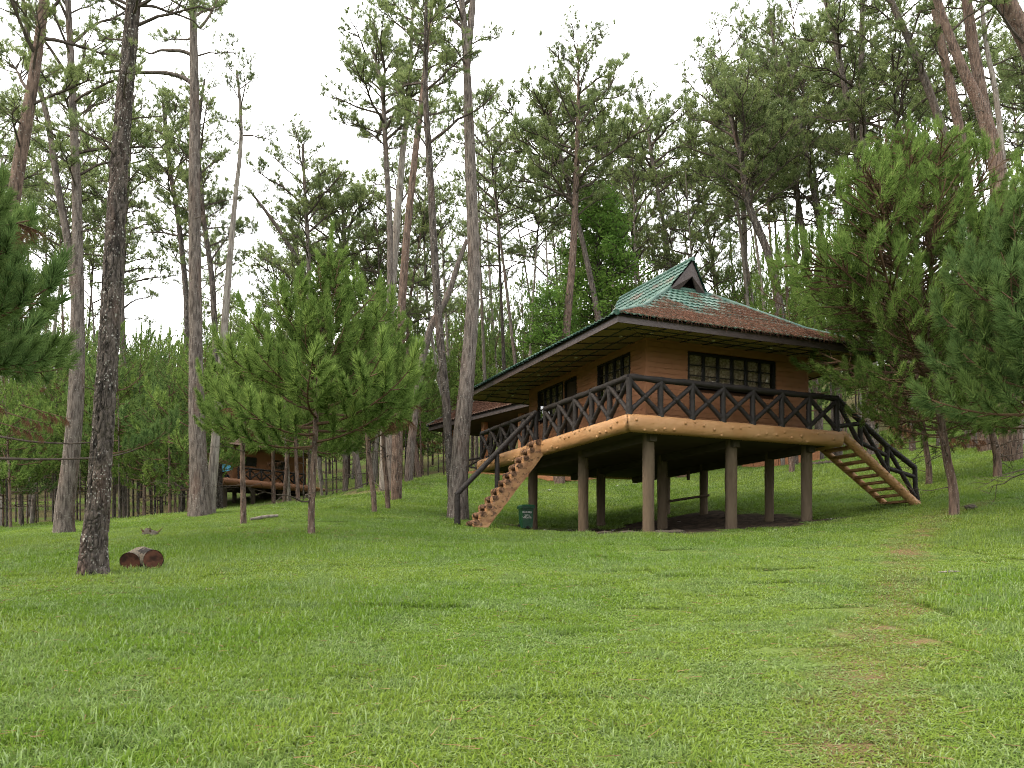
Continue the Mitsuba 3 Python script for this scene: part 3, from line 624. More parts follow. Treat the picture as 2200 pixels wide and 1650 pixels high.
for u in (3.4, 6.6): H(fc + '__window', box(u, u + 1.3, 1.95, 2.0, 1.5, 2.3), 'frame_mat')
H(fc + '__ceiling', box(-.1, 10.9, .4, 7.6, 2.9, 2.95), 'soffit_mat'); hip_roof(fc + '__roof', -.2, 11.0, .3, 7.9, 2.96, 2.4, 8, 'rust_roof')
for v in (.3, 1.3): H(fc + '__stair__stringer', stick((9.4, v, -.1), (11.4, v, hground(11.4, v)), .14), 'deck_mat', smooth=40)
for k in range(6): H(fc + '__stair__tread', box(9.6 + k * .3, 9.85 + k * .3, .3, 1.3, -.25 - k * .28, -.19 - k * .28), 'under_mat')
# a person in dark clothes sitting on that deck under a blue umbrella
def hull_body(J, bones, edge=.03):
    sp = lambda p, r: manifold3d.Manifold.sphere(r, 14).translate([float(x) for x in p])
    m = manifold3d.Manifold()
    for a, b in bones: m = m + manifold3d.Manifold.batch_hull([sp(*J[a]), sp(*J[b])])
    q = m.refine_to_length(edge).to_mesh(); t = trimesh.Trimesh(q.vert_properties[:, :3], q.tri_verts); return trimesh.smoothing.filter_taubin(t, iterations=8)
ps = thing('person', 'person in dull red top sitting on the far deck under the umbrella', 'person')
px_, py_ = .75, 1.0
J = {k: (np.array(p) + (px_, py_, 0), r) for k, (p, r) in dict(hip=((0, 0, .13), .14), chest=((0, .06, .52), .15), neck=((0, .02, .70), .055), head=((0, -.02, .84), .095), lh=((-.1, -.04, .11), .085), rh=((.1, -.04, .11), .085), lk=((-.14, -.42, .30), .06), rk=((.14, -.42, .30), .06), la=((-.12, -.66, .07), .045), ra=((.12, -.66, .07), .045), lt=((-.12, -.8, .06), .04), rt=((.12, -.8, .06), .04),
     ls=((-.19, .04, .64), .06), rsh=((.19, .04, .64), .06), le=((-.25, -.12, .40), .042), re=((.25, -.10, .42), .042), lw=((-.14, -.34, .36), .032), rw=((.10, -.26, .58), .032)).items()}
body = hull_body(J, [('hip', 'chest'), ('chest', 'neck'), ('neck', 'head'), ('chest', 'ls'), ('chest', 'rsh'), ('ls', 'le'), ('le', 'lw'), ('rsh', 're'), ('re', 'rw'), ('hip', 'lh'), ('hip', 'rh'), ('lh', 'lk'), ('rh', 'rk'), ('lk', 'la'), ('rk', 'ra'), ('la', 'lt'), ('ra', 'rt')])
H(ps + '__body', body, 'skin_mat', smooth=True)
JS = {k: (p, r + .02) for k, (p, r) in J.items()}
H(ps + '__shirt', hull_body({**JS, 'le2': (J['ls'][0] * .4 + J['le'][0] * .6, .07), 're2': (J['rsh'][0] * .4 + J['re'][0] * .6, .07)}, [('hip', 'chest'), ('chest', 'ls'), ('chest', 'rsh'), ('ls', 'le2'), ('rsh', 're2')]), 'shirt_mat', smooth=True)
H(ps + '__trousers', hull_body({**JS, 'la2': (J['la'][0] + (0, 0, .05), .06), 'ra2': (J['ra'][0] + (0, 0, .05), .06)}, [('lh', 'lk'), ('rh', 'rk'), ('lk', 'la2'), ('rk', 'ra2'), ('lh', 'rh')]), 'cloth_dark', smooth=True)
hr = trimesh.creation.icosphere(subdivisions=2, radius=.105); hr.vertices = hr.vertices + (px_, py_ + .015, .875); H(ps + '__hair', hr, 'hair_mat', smooth=True)
um = thing('umbrella', 'open light blue umbrella on the deck of the far cabin', 'umbrella')
k = 8; rings = []
for f in np.linspace(0.03, 1, 7):
    a = np.linspace(0, 2 * np.pi, 8 * 6, endpoint=False); sc = 1 - .07 * (1 - np.abs(np.cos(a * 4))) * f
    rings.append(np.stack([.78 * f * np.cos(a) * sc, .78 * f * np.sin(a) * sc, -.34 * f ** 1.8 + 0 * a], 1))
V = np.vstack(rings); i = np.arange(6)[:, None] * 48 + np.arange(48); j = np.arange(6)[:, None] * 48 + (np.arange(48) + 1) % 48
Ru = Rot.from_euler('yx', [-18, 22], degrees=True).as_matrix(); cu = np.array([px_ - .1, py_ - .1, 1.24])
H(um + '__canopy', (V @ Ru.T + cu, np.stack([i, j, j + 48, i + 48], -1).reshape(-1, 4)), 'umbrella_mat', smooth=60)
H(um + '__shaft', stick(cu + Ru @ (0, 0, .06), J['rw'][0] + (0, 0, -.08), .012), 'frame_mat')
for q in range(8):
    a = q * np.pi / 4; H(um + '__rib', stick(cu + Ru @ (.03 * math.cos(a), .03 * math.sin(a), -.012), cu + Ru @ (.76 * math.cos(a), .76 * math.sin(a), -.345), .006, sides=4), 'frame_mat')
CURM = MH
# low terracotta wall and stone edging on the slope behind the cabin
gw = thing('garden_wall', 'low terracotta panelled wall on the slope behind the cabin posts', 'wall')
a, b = at(1592, 1012, 54), at(1760, 980, 50)
for q in range(6):
    p0, p1 = a + (b - a) * (q / 6 + .004), a + (b - a) * ((q + 1) / 6 - .004); d = (p1 - p0) / np.linalg.norm((p1 - p0)[:2]); L = np.linalg.norm((p1 - p0)[:2])
    z = min(gz(*p0[:2]), gz(*p1[:2])); m = box(0, L, 0, .12, -.3, 1.5); M = plan((p0[0], p0[1], z), d[:2]); put(gw + '__panel', place_mesh(m, M), 'wall_mat')
se = thing('stone_edging', 'dark low stone edging on the slope right of the cabin posts', 'edging')
a, b = at(1745, 1008, 44), at(1805, 1003, 43.5)
for q in range(5):
    p = a + (b - a) * (q + .5) / 5; m = trimesh.creation.icosphere(subdivisions=2, radius=1); m.vertices = m.vertices * (.18, .16, .13) * (1 + .3 * (meshkit.noise(m.vertices * 2 + q)[:, None] - .5)) + (p[0], p[1], gz(p[0], p[1]) + .06); put(se + '__stone', m, 'stone_mat', smooth=50)

# ------------------------------------------------------------------ small things on the grass
bn = thing('trash_bin', 'dark green wheeled trash bin with white lettering beside the leftmost post', 'trash bin')
pb = at(1130, 1141, 30.3); zb = gz(pb[0], pb[1]); CURM = plan((pb[0], pb[1], zb), (.95, .31)); CURM[:3, 3] = (pb[0], pb[1], zb)
w0, w1, d1, hh = .165, .190, .215, .78
v = np.array([[-w0, -.18, .03], [w0, -.18, .03], [w0, .18, .03], [-w0, .18, .03], [-w1, -d1, hh], [w1, -d1, hh], [w1, d1, hh], [-w1, d1, hh]])
bm = trimesh.convex.convex_hull(np.vstack([v + np.array([sx * .012, sy * .012, 0]) for sx in (-1, 1) for sy in (-1, 1)]))
H(bn + '__body', bm, 'bin_mat')
H(bn + '__rim', cat([box(-.235, .235, -.27, -.235, .70, .75), box(-.235, .235, .235, .27, .70, .75), box(-.235, -.205, -.235, .235, .70, .75), box(.205, .235, -.235, .235, .70, .75)]), 'bin_mat')
ld = trimesh.convex.convex_hull(np.array([[sx * x, sy * y, z] for sx in (-1, 1) for sy in (-1, 1) for x, y, z in ((.24, .275, .753), (.24, .275, .785), (.21, .24, .825), (.14, .16, .84))])); H(bn + '__lid', ld, 'bin_mat')
H(bn + '__handle', stick((-.18, .31, .76), (.18, .31, .76), .016), 'bin_mat', smooth=40)
for s in (-1, 1):
    c = trimesh.creation.cylinder(.09, .045, sections=18); c.apply_transform(trimesh.transformations.rotation_matrix(np.pi / 2, (0, 1, 0))); c.apply_translation((s * .20, .17, .09)); H(bn + '__wheel', c, 'tyre_mat', smooth=40)
H(bn + '__pedal', box(-.05, .05, -.235, -.19, .03, .10), 'tyre_mat')
tilt = math.atan2(d1 - .18, hh - .03)
for txt, zc, h in (('BASURA', .575, .062), ('DITO', .46, .050), ('MALATA', .39, .056)):
    m = meshkit.text_mesh(txt, h, depth=.004, bold=True); m.apply_translation((-m.bounds[:, 0].mean(), -h / 2, 0))
    v = m.vertices.copy(); y = -(.192 + (zc + v[:, 1] - .03) * math.tan(tilt)) - .003 - v[:, 2]
    m = trimesh.Trimesh(np.c_[v[:, 0] - .03, y, zc + v[:, 1]], m.faces, process=False); H(bn + '__lettering', m, 'white_mat')
CURM = MH
def log_piece(name, label, a, b, r, seed):
    k_ = thing(name, label, 'log'); a, b = np.array(a), np.array(b); n = 24; t = np.linspace(0, 1, n)[:, None]
    put(k_ + '__bark', tube(a * (1 - t) + b * t, r, 40, caps=False, bumps=.07, seed=seed, freq=5), 'log_bark', smooth=60)
    put(k_ + '__cut_end', tube(np.array([a * (1 - q) + b * q for q in (.012, .5, .988)]), r * .955, 40, bumps=.05, seed=seed, freq=5), 'log_end', smooth=40)
    return k_
def on(px, py, d, dz=0.0):
    p = at(px, py, d); p[2] = gz(p[0], p[1]) + dz; return p
R_ = .178
def P3(px, d, z):
    p = at(px, 0, d); p[2] = gz(p[0], p[1]) + z; return p
log_piece('cut_log', 'short thick cut log with its red brown end turned right, beside the big left trunk', P3(300, 15.6, .17), P3(330, 15.1, .165), R_, 2)
log_piece('cut_log_001', 'cut log with dark end turned left, lying closest to the big left trunk', P3(308, 15.7, .17), P3(279, 15.1, .135), R_ * .98, 6)
def lump(name, label, ctg, p, size, mat, seed=0, amp=.5, group=None, rot=0):
    m = trimesh.creation.icosphere(subdivisions=3, radius=1); m.vertices = m.vertices * (1 + amp * (meshkit.fbm(m.vertices * 1.6 + seed * 3.1, 3)[:, None] - .5) * 2) * np.array(size)
    m.vertices = m.vertices @ Rot.from_euler('z', rot).as_matrix().T + p; return tag(put(name, m, mat, smooth=35), label, ctg, group)
sk = thing('tree_stump', 'low splintered brown tree stump in the grass right of the big left trunk', 'stump')
p = on(325, 1153, 21)
put(sk + '__wood', tube([p + (0, 0, -.05), p + (0, 0, .07), p + (.02, 0, .12)], [.2, .17, .13], 18, bumps=.5, seed=3, freq=6), 'log_bark', smooth=50)
for q in range(9):
    a = random.uniform(0, 6.3); put(sk + '__splinter', stick(p + (.12 * math.cos(a), .12 * math.sin(a), .04), p + (.28 * math.cos(a), .2 * math.sin(a), random.uniform(.05, .2)), .022, .008, 5), 'twig_mat')
fb = thing('fallen_branch', 'pale barkless branch lying flat on the grass beside a young pine', 'branch')
a, b = on(538, 1128, 27, .05), on(597, 1125, 27.5, .07); put(fb + '__wood', tube([a, (a + b) / 2 + (0, .03, .02), b], [.045, .06, .04], 9, bumps=.3, freq=7), 'bark_pale', smooth=50)
tw = thing('fallen_branch', 'thin pale stick lying by the trodden path at lower right', 'branch')
a, b = on(2016, 1231, 13.2, .04), on(2064, 1231, 13.3, .04); put(tw + '__wood', tube([a, (a + b) / 2, b], [.012, .018, .008], 6, bumps=.3, freq=9), 'bark_pale')
lump('stone', 'small cream stone lying in the open lawn at lower left', 'stone', on(449, 1271, 12.6, .03), (.06, .05, .03), 'curtain_mat', 1)
lump('stone', 'dark rounded stone in the grass right of the leaning young pine', 'stone', on(2086, 1080, 24.5, .08), (.17, .15, .10), 'stone_mat', 2)
for k, (px, py, d, s) in enumerate([(1350, 1146, 24.6, .42), (1302, 1147, 25.2, .3), (1425, 1144, 24.4, .40), (1452, 1143, 24.5, .36)]):
    lump('stone', 'flat brown-grey stones at the front edge of the bare ground under the cabin', 'stone', on(px, py, d, .0), (s * .8, .16, .075), 'stone_mat', 5 + k, .3, group='stones edging the bare ground')
lump('brick_chunk', 'broken pinkish brick chunk on the slope seen between the cabin posts', 'brick', on(1464, 1036, 46, .18), (.34, .25, .24), 'rubble_mat', 3, .35)
def scrap(px, py, d, s, label, group=None):
    p = on(px, py, d, .05); n = 5; g = np.linspace(-1, 1, n); A, B = np.meshgrid(g, g, indexing='ij'); q = np.stack([A * s * 1.6, B * s * .8, s * .6 * (meshkit.noise(np.stack([A * 1.7 + px, B * 1.7, 0 * A], -1)) - .3)], -1).reshape(-1, 3)
    i = np.arange(n * n).reshape(n, n); f = np.stack([i[:-1, :-1], i[1:, :-1], i[1:, 1:], i[:-1, 1:]], -1).reshape(-1, 4)
    tag(put('paper_scrap', (q @ Rot.from_euler('z', px).as_matrix().T + p, f), 'white_mat', smooth=True), label, 'litter', group)
scrap(1779, 1130, 26.0, .09, 'white paper scrap lying on the grass in front of the right front post')
scrap(1667, 1146, 23.5, .05, 'small white scrap on the bright lawn in front of the cabin')
for px, py, d in ((1223, 1131, 29), (1318, 1130, 28.6), (1459, 1112, 30), (1172, 1131, 29.5)): scrap(px, py, d, .07, 'white litter scrap on the bare ground among the cabin posts', 'litter under the cabin')
for px, py, d in ((1366, 1035, 46), (1346, 1047, 43), (1364, 1045, 43.6), (1325, 1046, 43), (1180, 1050, 42)): scrap(px, py, d, .08, 'tiny white litter scrap on the grass slope behind the posts', 'litter on the back slope')
# ------------------------------------------------------------------ foliage prototypes (each a branch along +x, one unit long)
def merge_groups(O, D, L):
    return np.vstack(O), np.vstack(D), np.concatenate(L)
def brush(o, ax, length, nl, n, r, spread=.75, bare=.15):
    """Needles all round a shoot that starts at o and runs along ax."""
    ax = ax / np.linalg.norm(ax); t = bare + (1 - bare) * r.random(n) ** .8
    a = np.cross(ax, r.normal(size=(n, 3))); a /= np.linalg.norm(a, axis=1, keepdims=True)
    sp = spread * (1.15 - .75 * t)[:, None]
    D = ax * (1 - .45 * sp) + a * sp
    D[:, 2] -= .12 * r.random(n)
    return o + ax * (t * length)[:, None], D, nl * r.uniform(.75, 1.1, n)
def young_branch(seed, nneedle, wid, shoots=9, q=1.0):
    r = np.random.default_rng(seed); x = np.linspace(0, 1, 7); bend = r.uniform(-.1, .1)
    P = np.stack([x * .92, bend * x ** 2, -.04 * x + .30 * x ** 2.4], 1)
    wood, O, D, L = [tube(P, np.linspace(.016, .006, 7), 5)], [], [], []
    for k in range(shoots):
        f = 1.0 if k == 0 else .22 + .70 * (k - 1) / (shoots - 2) + r.uniform(-.05, .05); f = min(f, 1)
        o = np.array([np.interp(f, x, P[:, c]) for c in range(3)])
        side = (-1) ** k
        if q < 1 and k: t_ = np.array([r.uniform(.05, .3), side * r.uniform(.05, .32) * (1.3 - f), r.uniform(-.03, .07)]); wood.append(tube([o, o + t_ * .6 - (0, 0, .01), o + t_], [.007, .005, .004], 3, caps=False)); o = o + t_
        ax = np.array([.7, side * r.uniform(.55, 1.0), r.uniform(.05, .45)]) if k else np.array([.75, bend, .6])
        ax /= np.linalg.norm(ax); ln = r.uniform(.26, .40) * (1.2 - .4 * f) * q
        m = o + ax * ln * .5; u = ax + np.array([0, 0, 1.15]); u /= np.linalg.norm(u); e = m + u * ln * .62
        wood.append(tube([o, m, e], [.007, .0055, .003], 3, caps=False))
        a_, b_, c_ = brush(m - ax * ln * .18, ax, ln * .25, .125 * q, int(nneedle * .25), r, .8, 0); O.append(a_); D.append(b_); L.append(c_)
        a_, b_, c_ = brush(m, u, ln * .64, .135 * q, int(nneedle * .75), r, .62, .0); O.append(a_); D.append(b_); L.append(c_)
    O, D, L = merge_groups(O, D, L)
    return cat(wood), slivers(O, D, L, wid, seed)
def leader(seed, nneedle, wid):
    r = np.random.default_rng(seed); wood, O, D, L = [tube([(0, 0, 0), (.5, .01, 0), (1, 0, .02)], [.018, .013, .006], 5)], [], [], []
    a, b, c = brush(np.zeros(3), np.array([1, 0, .01]), 1.0, .17, nneedle * 2, r, .6, .25); O.append(a); D.append(b); L.append(c)
    for k in range(4):
        ang = k * np.pi / 2 + r.uniform(-.4, .4); ax = np.array([.8, .55 * math.cos(ang), .55 * math.sin(ang)]); o = np.array([.12 + .05 * k, 0, 0])
        a, b, c = brush(o, ax, .42, .15, nneedle, r, .7, .15); O.append(a); D.append(b); L.append(c); wood.append(tube([o, o + ax * .4], [.008, .004], 3, caps=False))
    O, D, L = merge_groups(O, D, L); return cat(wood), slivers(O, D, L, wid, seed)
def old_branch(seed, nneedle, wid, tufts=3, twigs=8, nl=.085):
    r = np.random.default_rng(seed); x = np.linspace(0, 1, 7); wig = r.normal(0, .045, (7, 2)).cumsum(0) * x[:, None]
    P = np.stack([x * .92, wig[:, 0], .10 * np.sin(x * 3) + .16 * x ** 2 + wig[:, 1] * .6], 1)
    wood, O, D, L = [tube(P, np.linspace(.020, .006, 7), 5)], [], [], []
    for k in range(twigs):
        f = 1.0 if k == 0 else .30 + .66 * r.random(); o = np.array([np.interp(f, x, P[:, c]) for c in range(3)])
        ax = np.array([r.uniform(.4, .9), (-1) ** k * r.uniform(.4, 1.0), r.uniform(-.05, .6)]) if k else np.array([.9, 0, .4])
        ln = r.uniform(.16, .42) * (1.25 - .5 * f); ax /= np.linalg.norm(ax); mid = o + ax * ln * .5 + (0, 0, .02); e = o + ax * ln + (0, 0, .06)
        wood.append(tube([o, mid, e], [.0075, .0055, .0035], 3, caps=False))
        for q in range(tufts):
            b = (e if q == 0 else mid + (e - mid) * r.random() + r.normal(0, .03, 3)); ta = np.array([*(ax[:2] * .4 + r.normal(0, .35, 2)), r.uniform(.5, 1.0)]); ta /= np.linalg.norm(ta)
            n = nneedle; u = r.normal(size=(n, 3)); u /= np.linalg.norm(u, axis=1, keepdims=True)
            O.append(b + ta * (r.random(n) * .05)[:, None]); D.append(u * .85 + ta * .75); L.append(nl * r.uniform(.7, 1.15, n))
    O, D, L = merge_groups(O, D, L); return cat(wood), slivers(O, D, L, wid, seed)
def dead_branch(seed):
    r = np.random.default_rng(seed); x = np.linspace(0, 1, 6); P = np.stack([x, .1 * x ** 2, -.12 * x + .06 * x ** 2], 1)
    wood, O, D, L = [tube(P, np.linspace(.016, .006, 6), 5)], [], [], []
    for k in range(6):
        f = .35 + .11 * k; o = np.array([np.interp(f, x, P[:, c]) for c in range(3)]); ax = np.array([.4, (-1) ** k * .4, -.3])
        e = o + ax * .3; wood.append(tube([o, e], [.006, .003], 3, caps=False)); n = 70
        O.append(o + (e - o) * r.random((n, 1))); D.append(np.c_[r.normal(.2, .35, n), r.normal(0, .35, n), -np.ones(n)]); L.append(r.uniform(.12, .2, n))
    O, D, L = merge_groups(O, D, L); return cat(wood), slivers(O, D, L, .007, seed)
def leaf_branch(seed):
    r = np.random.default_rng(seed); x = np.linspace(0, 1, 6); P = np.stack([x * .9, r.normal(0, .03, 6).cumsum(), .1 * x + .05 * np.sin(x * 5)], 1)
    wood, V = [tube(P, np.linspace(.02, .007, 6), 5)], []
    for k in range(10):
        f = .25 + .75 * r.random(); o = np.array([np.interp(f, x, P[:, c]) for c in range(3)]); e = o + np.array([r.uniform(.1, .3), r.uniform(-.38, .38), r.uniform(-.12, .25)]); wood.append(tube([o, e], [.007, .004], 3, caps=False))
        for q in range(26):
            c = o + (e - o) * r.uniform(.3, 1.1) + r.normal(0, .07, 3); a = r.normal(0, 1, 3) * (1, 1, .5); a /= np.linalg.norm(a); b = np.cross(a, r.normal(0, .5, 3) + (0, 0, 1)); b /= np.linalg.norm(b) + 1e-9; s = r.uniform(.035, .06)
            V += [c - a * s, c + b * s * .42, c + a * s, c - b * s * .42]
    n = len(V) // 4; f = np.arange(4 * n).reshape(-1, 4); return cat(wood), trimesh.Trimesh(np.array(V), np.vstack([f[:, [0, 1, 2]], f[:, [0, 2, 3]]]), process=False)
def bare_branch(seed):
    r = np.random.default_rng(seed); x = np.linspace(0, 1, 8); P = np.stack([x, r.normal(0, .03, 8).cumsum(), -.05 * x + .12 * x ** 2 + r.normal(0, .015, 8).cumsum()], 1); wood = [tube(P, np.linspace(.013, .003, 8), 5)]
    for k in range(4):
        f = r.uniform(.3, .9); o = np.array([np.interp(f, x, P[:, c]) for c in range(3)]); wood.append(tube([o, o + np.array([.14, r.uniform(-.12, .12), r.uniform(-.05, .1)]), o + np.array([.24, r.uniform(-.2, .2), r.uniform(-.05, .16)])], [.006, .004, .002], 3, caps=False))
    return cat(wood)
def proto(name, wood, leaf, wm, lm):
    g = {'type': 'shapegroup', 'limb': mikit.ply(wood, wm, smooth=50)}
    if leaf is not None: g['needles' if 'leaf' not in name else 'leaves'] = mikit.ply(leaf, lm)
    scene[name] = g; return name
P_YNEAR = [proto(f'group_young_near_{k}', *young_branch(10 + k, 210, .0105, 9), 'twig_mat', 'needle_young') for k in range(4)]
P_YBIG = [proto(f'group_young_big_{k}', *young_branch(15 + k, 105, .0058, 26, .56), 'twig_mat', 'needle_young') for k in range(3)]
P_YBLUE = [proto(f'group_young_blue_{k}', *young_branch(20 + k, 230, .0095, 10), 'twig_mat', 'needle_blue') for k in range(3)]
P_YFAR = [proto(f'group_young_far_{k}', *young_branch(30 + k, 58, .021, 8), 'twig_mat', 'needle_young') for k in range(3)]
P_YFARB = [proto(f'group_young_far_b_{k}', *young_branch(35 + k, 58, .021, 8), 'twig_mat', 'needle_blue') for k in range(3)]
P_LEAD = [proto('group_leader', *leader(40, 170, .011), 'twig_mat', 'needle_young')]
P_LEADF = [proto('group_leader_far', *leader(41, 60, .02), 'twig_mat', 'needle_young')]
P_OLD = [proto(f'group_old_{k}', *old_branch(50 + k, 30, .0078, tufts=4, twigs=12), 'limb_mat', 'needle_old') for k in range(6)]
P_OLDF = [proto(f'group_old_far_{k}', *old_branch(55 + k, 16, .0118, tufts=4, twigs=11), 'limb_mat', 'needle_old') for k in range(5)]
P_OLDN = [proto(f'group_old_near_{k}', *old_branch(60 + k, 46, .0036, nl=.10), 'limb_mat', 'needle_old') for k in range(3)]
P_DEAD = [proto(f'group_dead_{k}', *dead_branch(70 + k), 'twig_mat', 'needle_dead') for k in range(2)]
P_LEAF = [proto(f'group_leaf_{k}', *leaf_branch(80 + k), 'limb_mat', 'leaf_broad') for k in range(3)]
P_BARE = [proto(f'group_bare_{k}', bare_branch(90 + k), None, 'limb_mat', None) for k in range(3)]

def hang_branch(tree, part, name, p, az, el, s, roll=0.0, n=[0]):
    """One copy of the prototype at p, pointing along azimuth az and elevation el, s metres long."""
    n[0] += 1
    scene[numbered(f'{tree}__{part}') if part == 'dead_branch' else f'{tree}__{part}__{n[0]:05d}'] = {'type': 'instance', 'shapegroup': ref(name), 'to_world': T().translate([float(x) for x in p]).rotate([0, 0, 1], math.degrees(az)).rotate([0, 1, 0], -math.degrees(el)).rotate([1, 0, 0], math.degrees(roll)).scale(float(s))}

def trunk_path(pts, d, topext=0.0, drop=.25, lean=(0, 0), n=40):
    """World points and radii of a trunk traced as (px, py, width px) at the depth d; runs down into the ground, goes on above the frame by topext metres."""
    P = [np.r_[at(x, y, d + (lean[1] if len(lean) > 1 else 0) * k / max(1, len(pts) - 1)), w / 2 / F * d] for k, (x, y, w) in enumerate(pts)]
    b = P[0]; g = gz(b[0], b[1])
    if b[2] > g + .1: P.insert(0, np.r_[b[0] - (P[1][0] - b[0]) * (b[2] - g) / max(.5, P[1][2] - b[2]) * .5, b[1], g - drop, b[3] * (1 + .025 * (b[2] - g))])
    else: P[0] = np.r_[P[0][:2], max(P[0][2], g) + .42, P[0][3] * .98]; P.insert(0, np.r_[b[0], b[1], g + .08, b[3] * 1.06]); P.insert(0, np.r_[b[0], b[1], g - drop, b[3] * 1.2])
    if topext: e = P[-1] - P[-2]; e = e / np.linalg.norm(e[:3]); P.append(np.r_[P[-1][:3] + e[:3] * topext, P[-1][3] * .25])
    return smooth_path(np.array(P), n)
def crown(tree, Q, z0, nb, blen, protos, shape='old', r=rng, dead=0.0, bare_n=0, lead=None, part='crown', az0=None, azw=None, low=.70, peak=.13):
    """Branches round the trunk Q (rows x, y, z, radius) from the height z0 to its top."""
    z = Q[:, 2]; zt = z[-1]; az = r.uniform(0, 6.28)
    for k in range(nb):
        if shape == 'young': f = ((k + .5) / nb) ** .85
        else: f = (k + r.random()) / nb
        h = z0 + (zt - z0) * f; p = np.array([np.interp(h, z, Q[:, c]) for c in range(3)])
        az += 2.4 + r.uniform(-.5, .5)
        a = az if az0 is None else az0 + r.uniform(-azw, azw)
        if shape == 'young':
            L = blen * (1.0 - .80 * f ** 1.75) * (low + (1 - low) * min(1, f / peak)) * r.uniform(.78, 1.15); el = -.08 + .95 * f ** 1.3 + r.uniform(-.15, .2)
        else:
            L = blen * (.62 + .55 * math.sin(math.pi * min(1, .22 + .75 * f))) * r.uniform(.55, 1.2) * (1 - .35 * f ** 3); el = r.uniform(-.15, .5) + .55 * f ** 2
        g = P_DEAD if r.random() < dead * (1.4 - f) else protos
        hang_branch(tree, part, g[r.integers(len(g))], p, a, el, L, r.uniform(-.5, .5))
    for k in range(bare_n):
        h = z0 - (z0 - z[0]) * .55 * r.random(); p = np.array([np.interp(h, z, Q[:, c]) for c in range(3)])
        hang_branch(tree, 'dead_branch', P_BARE[r.integers(3)], p, r.uniform(0, 6.28), r.uniform(-.3, .25), min(1.9, blen) * r.uniform(.5, 1.0), r.uniform(0, 6))
    if lead:
        hang_branch(tree, part, lead[0], Q[-1][:3] - (0, 0, .15), 0, math.pi / 2 - .05, min(1.4, blen * .62))
def trunk(tree, Q, mat, sides=12, bumps=.10, part='trunk', seed=0, freq=4):
    put(f'{tree}__{part}', tube(Q[:, :3], np.maximum(Q[:, 3], .012), sides, bumps=bumps, seed=seed, freq=freq), mat, smooth=60)
def pz(py, d): return (HY - py) / F * d

def tall(label, pts, d, mat, c0, nb, blen, topext=0.0, protos=None, bare_n=2, group=None, name='tall_pine', sides=12, **kw):
    t = thing(name, label, 'pine tree', group); Q = trunk_path(pts, d, topext); trunk(t, Q, mat, sides, seed=len(scene) % 97)
    if nb: crown(t, Q, pz(c0, d), nb, blen, protos or P_OLD, bare_n=bare_n, **kw)
    return t, Q
# the big left trunk with its plated bark: a finer mesh
t1 = thing('tall_pine', 'thick dark pine trunk with deeply plated bark in the left foreground', 'pine tree')
Q = trunk_path([(201, 1238, 58), (208, 1120, 50), (216, 1000, 46), (233, 750, 42), (250, 450, 38), (266, 230, 34), (282, 60, 30), (292, -60, 28)], 14.5, 3.5, n=620)
n_, m_ = len(Q), 140
U, V_ = frame_along(Q[:, :3]); a = np.arange(m_) * 2 * np.pi / m_
rad = np.cos(a)[None, :, None] * U[:, None] + np.sin(a)[None, :, None] * V_[:, None]
s_ = np.r_[0, np.cumsum(np.linalg.norm(np.diff(Q[:, :3], axis=0), axis=1))]
A_ = np.stack([np.broadcast_to(np.cos(a) * 1.9, (n_, m_)), np.broadcast_to(np.sin(a) * 1.9, (n_, m_)), np.broadcast_to(s_[:, None] * 4.2, (n_, m_))], -1)
wob = meshkit.fbm(A_ * 1.0 + 3, 3, 2)[..., None] * np.array([.9, .9, 1.6]); B_ = A_ * np.array([1.35, 1.35, .55]) + wob * .5
ridge = np.abs(meshkit.noise(B_ * 1.3, 4) - .5) * 2; ridge2 = np.abs(meshkit.noise(B_ * np.array([.9, .9, 3.0]) + 9, 5) - .5) * 2
plate = np.clip(ridge / .26, 0, 1) ** .7 * np.clip(ridge2 / .15, .25, 1)
rr = Q[:, 3][:, None] * (.85 + .17 * plate + .05 * (meshkit.fbm(A_ * 3, 3, 8) - .5)) + .004 * (meshkit.noise(A_ * 14) - .5)
rr *= 1 + .28 * np.exp(-np.maximum(s_ - .25, 0) / .22)[:, None] * (.6 + .5 * np.cos(a * 4 + 1))
v = (Q[:, None, :3] + rad * rr[..., None]).reshape(-1, 3)
i = np.arange(n_ - 1)[:, None] * m_ + np.arange(m_); j = np.arange(n_ - 1)[:, None] * m_ + (np.arange(m_) + 1) % m_
put(t1 + '__trunk', (v, np.stack([i, j, j + m_, i + m_], -1).reshape(-1, 4)), 'bark_dark', smooth=True)
for (py, az, el, L, g) in ((330, 2.9, .25, 1.3, P_OLDN[0]), (318, 3.4, .1, 1.0, P_OLDN[1]), (262, .5, .2, .8, P_OLDN[2]), (225, 5.2, .1, .9, P_OLDN[0]), (90, 2.6, .15, 1.2, P_OLDN[1]), (60, .2, .2, 1.5, P_OLDN[2]), (30, 3.6, .1, 1.4, P_OLDN[0]), (40, 5.4, .1, 1.3, P_OLDN[1]), (10, 1.2, .2, 1.5, P_OLDN[2]), (0, 4.4, .1, 1.5, P_OLDN[0]), (350, 4.6, .1, .8, P_OLDN[1]), (20, 0.0, .2, 1.6, P_OLDN[0]), (15, 3.0, .2, 1.6, P_OLDN[1])):
    h = pz(py, 14.5); hang_branch(t1, 'crown', g, [np.interp(h, Q[:, 2], Q[:, c]) for c in range(3)], az, el, L)
crown(t1, Q, pz(-40, 14.5), 16, 1.9, P_OLDN)
t1Q = Q
def limb(tree, pts, d, w0, w1, mat='limb_mat', part='limb'):
    P = smooth_path(np.array([at(x, y, d + 0.0) for x, y in pts]), 16); put(f'{tree}__{part}', tube(P, np.linspace(w0, w1, 16), 7, bumps=.12, freq=5), mat, smooth=60)

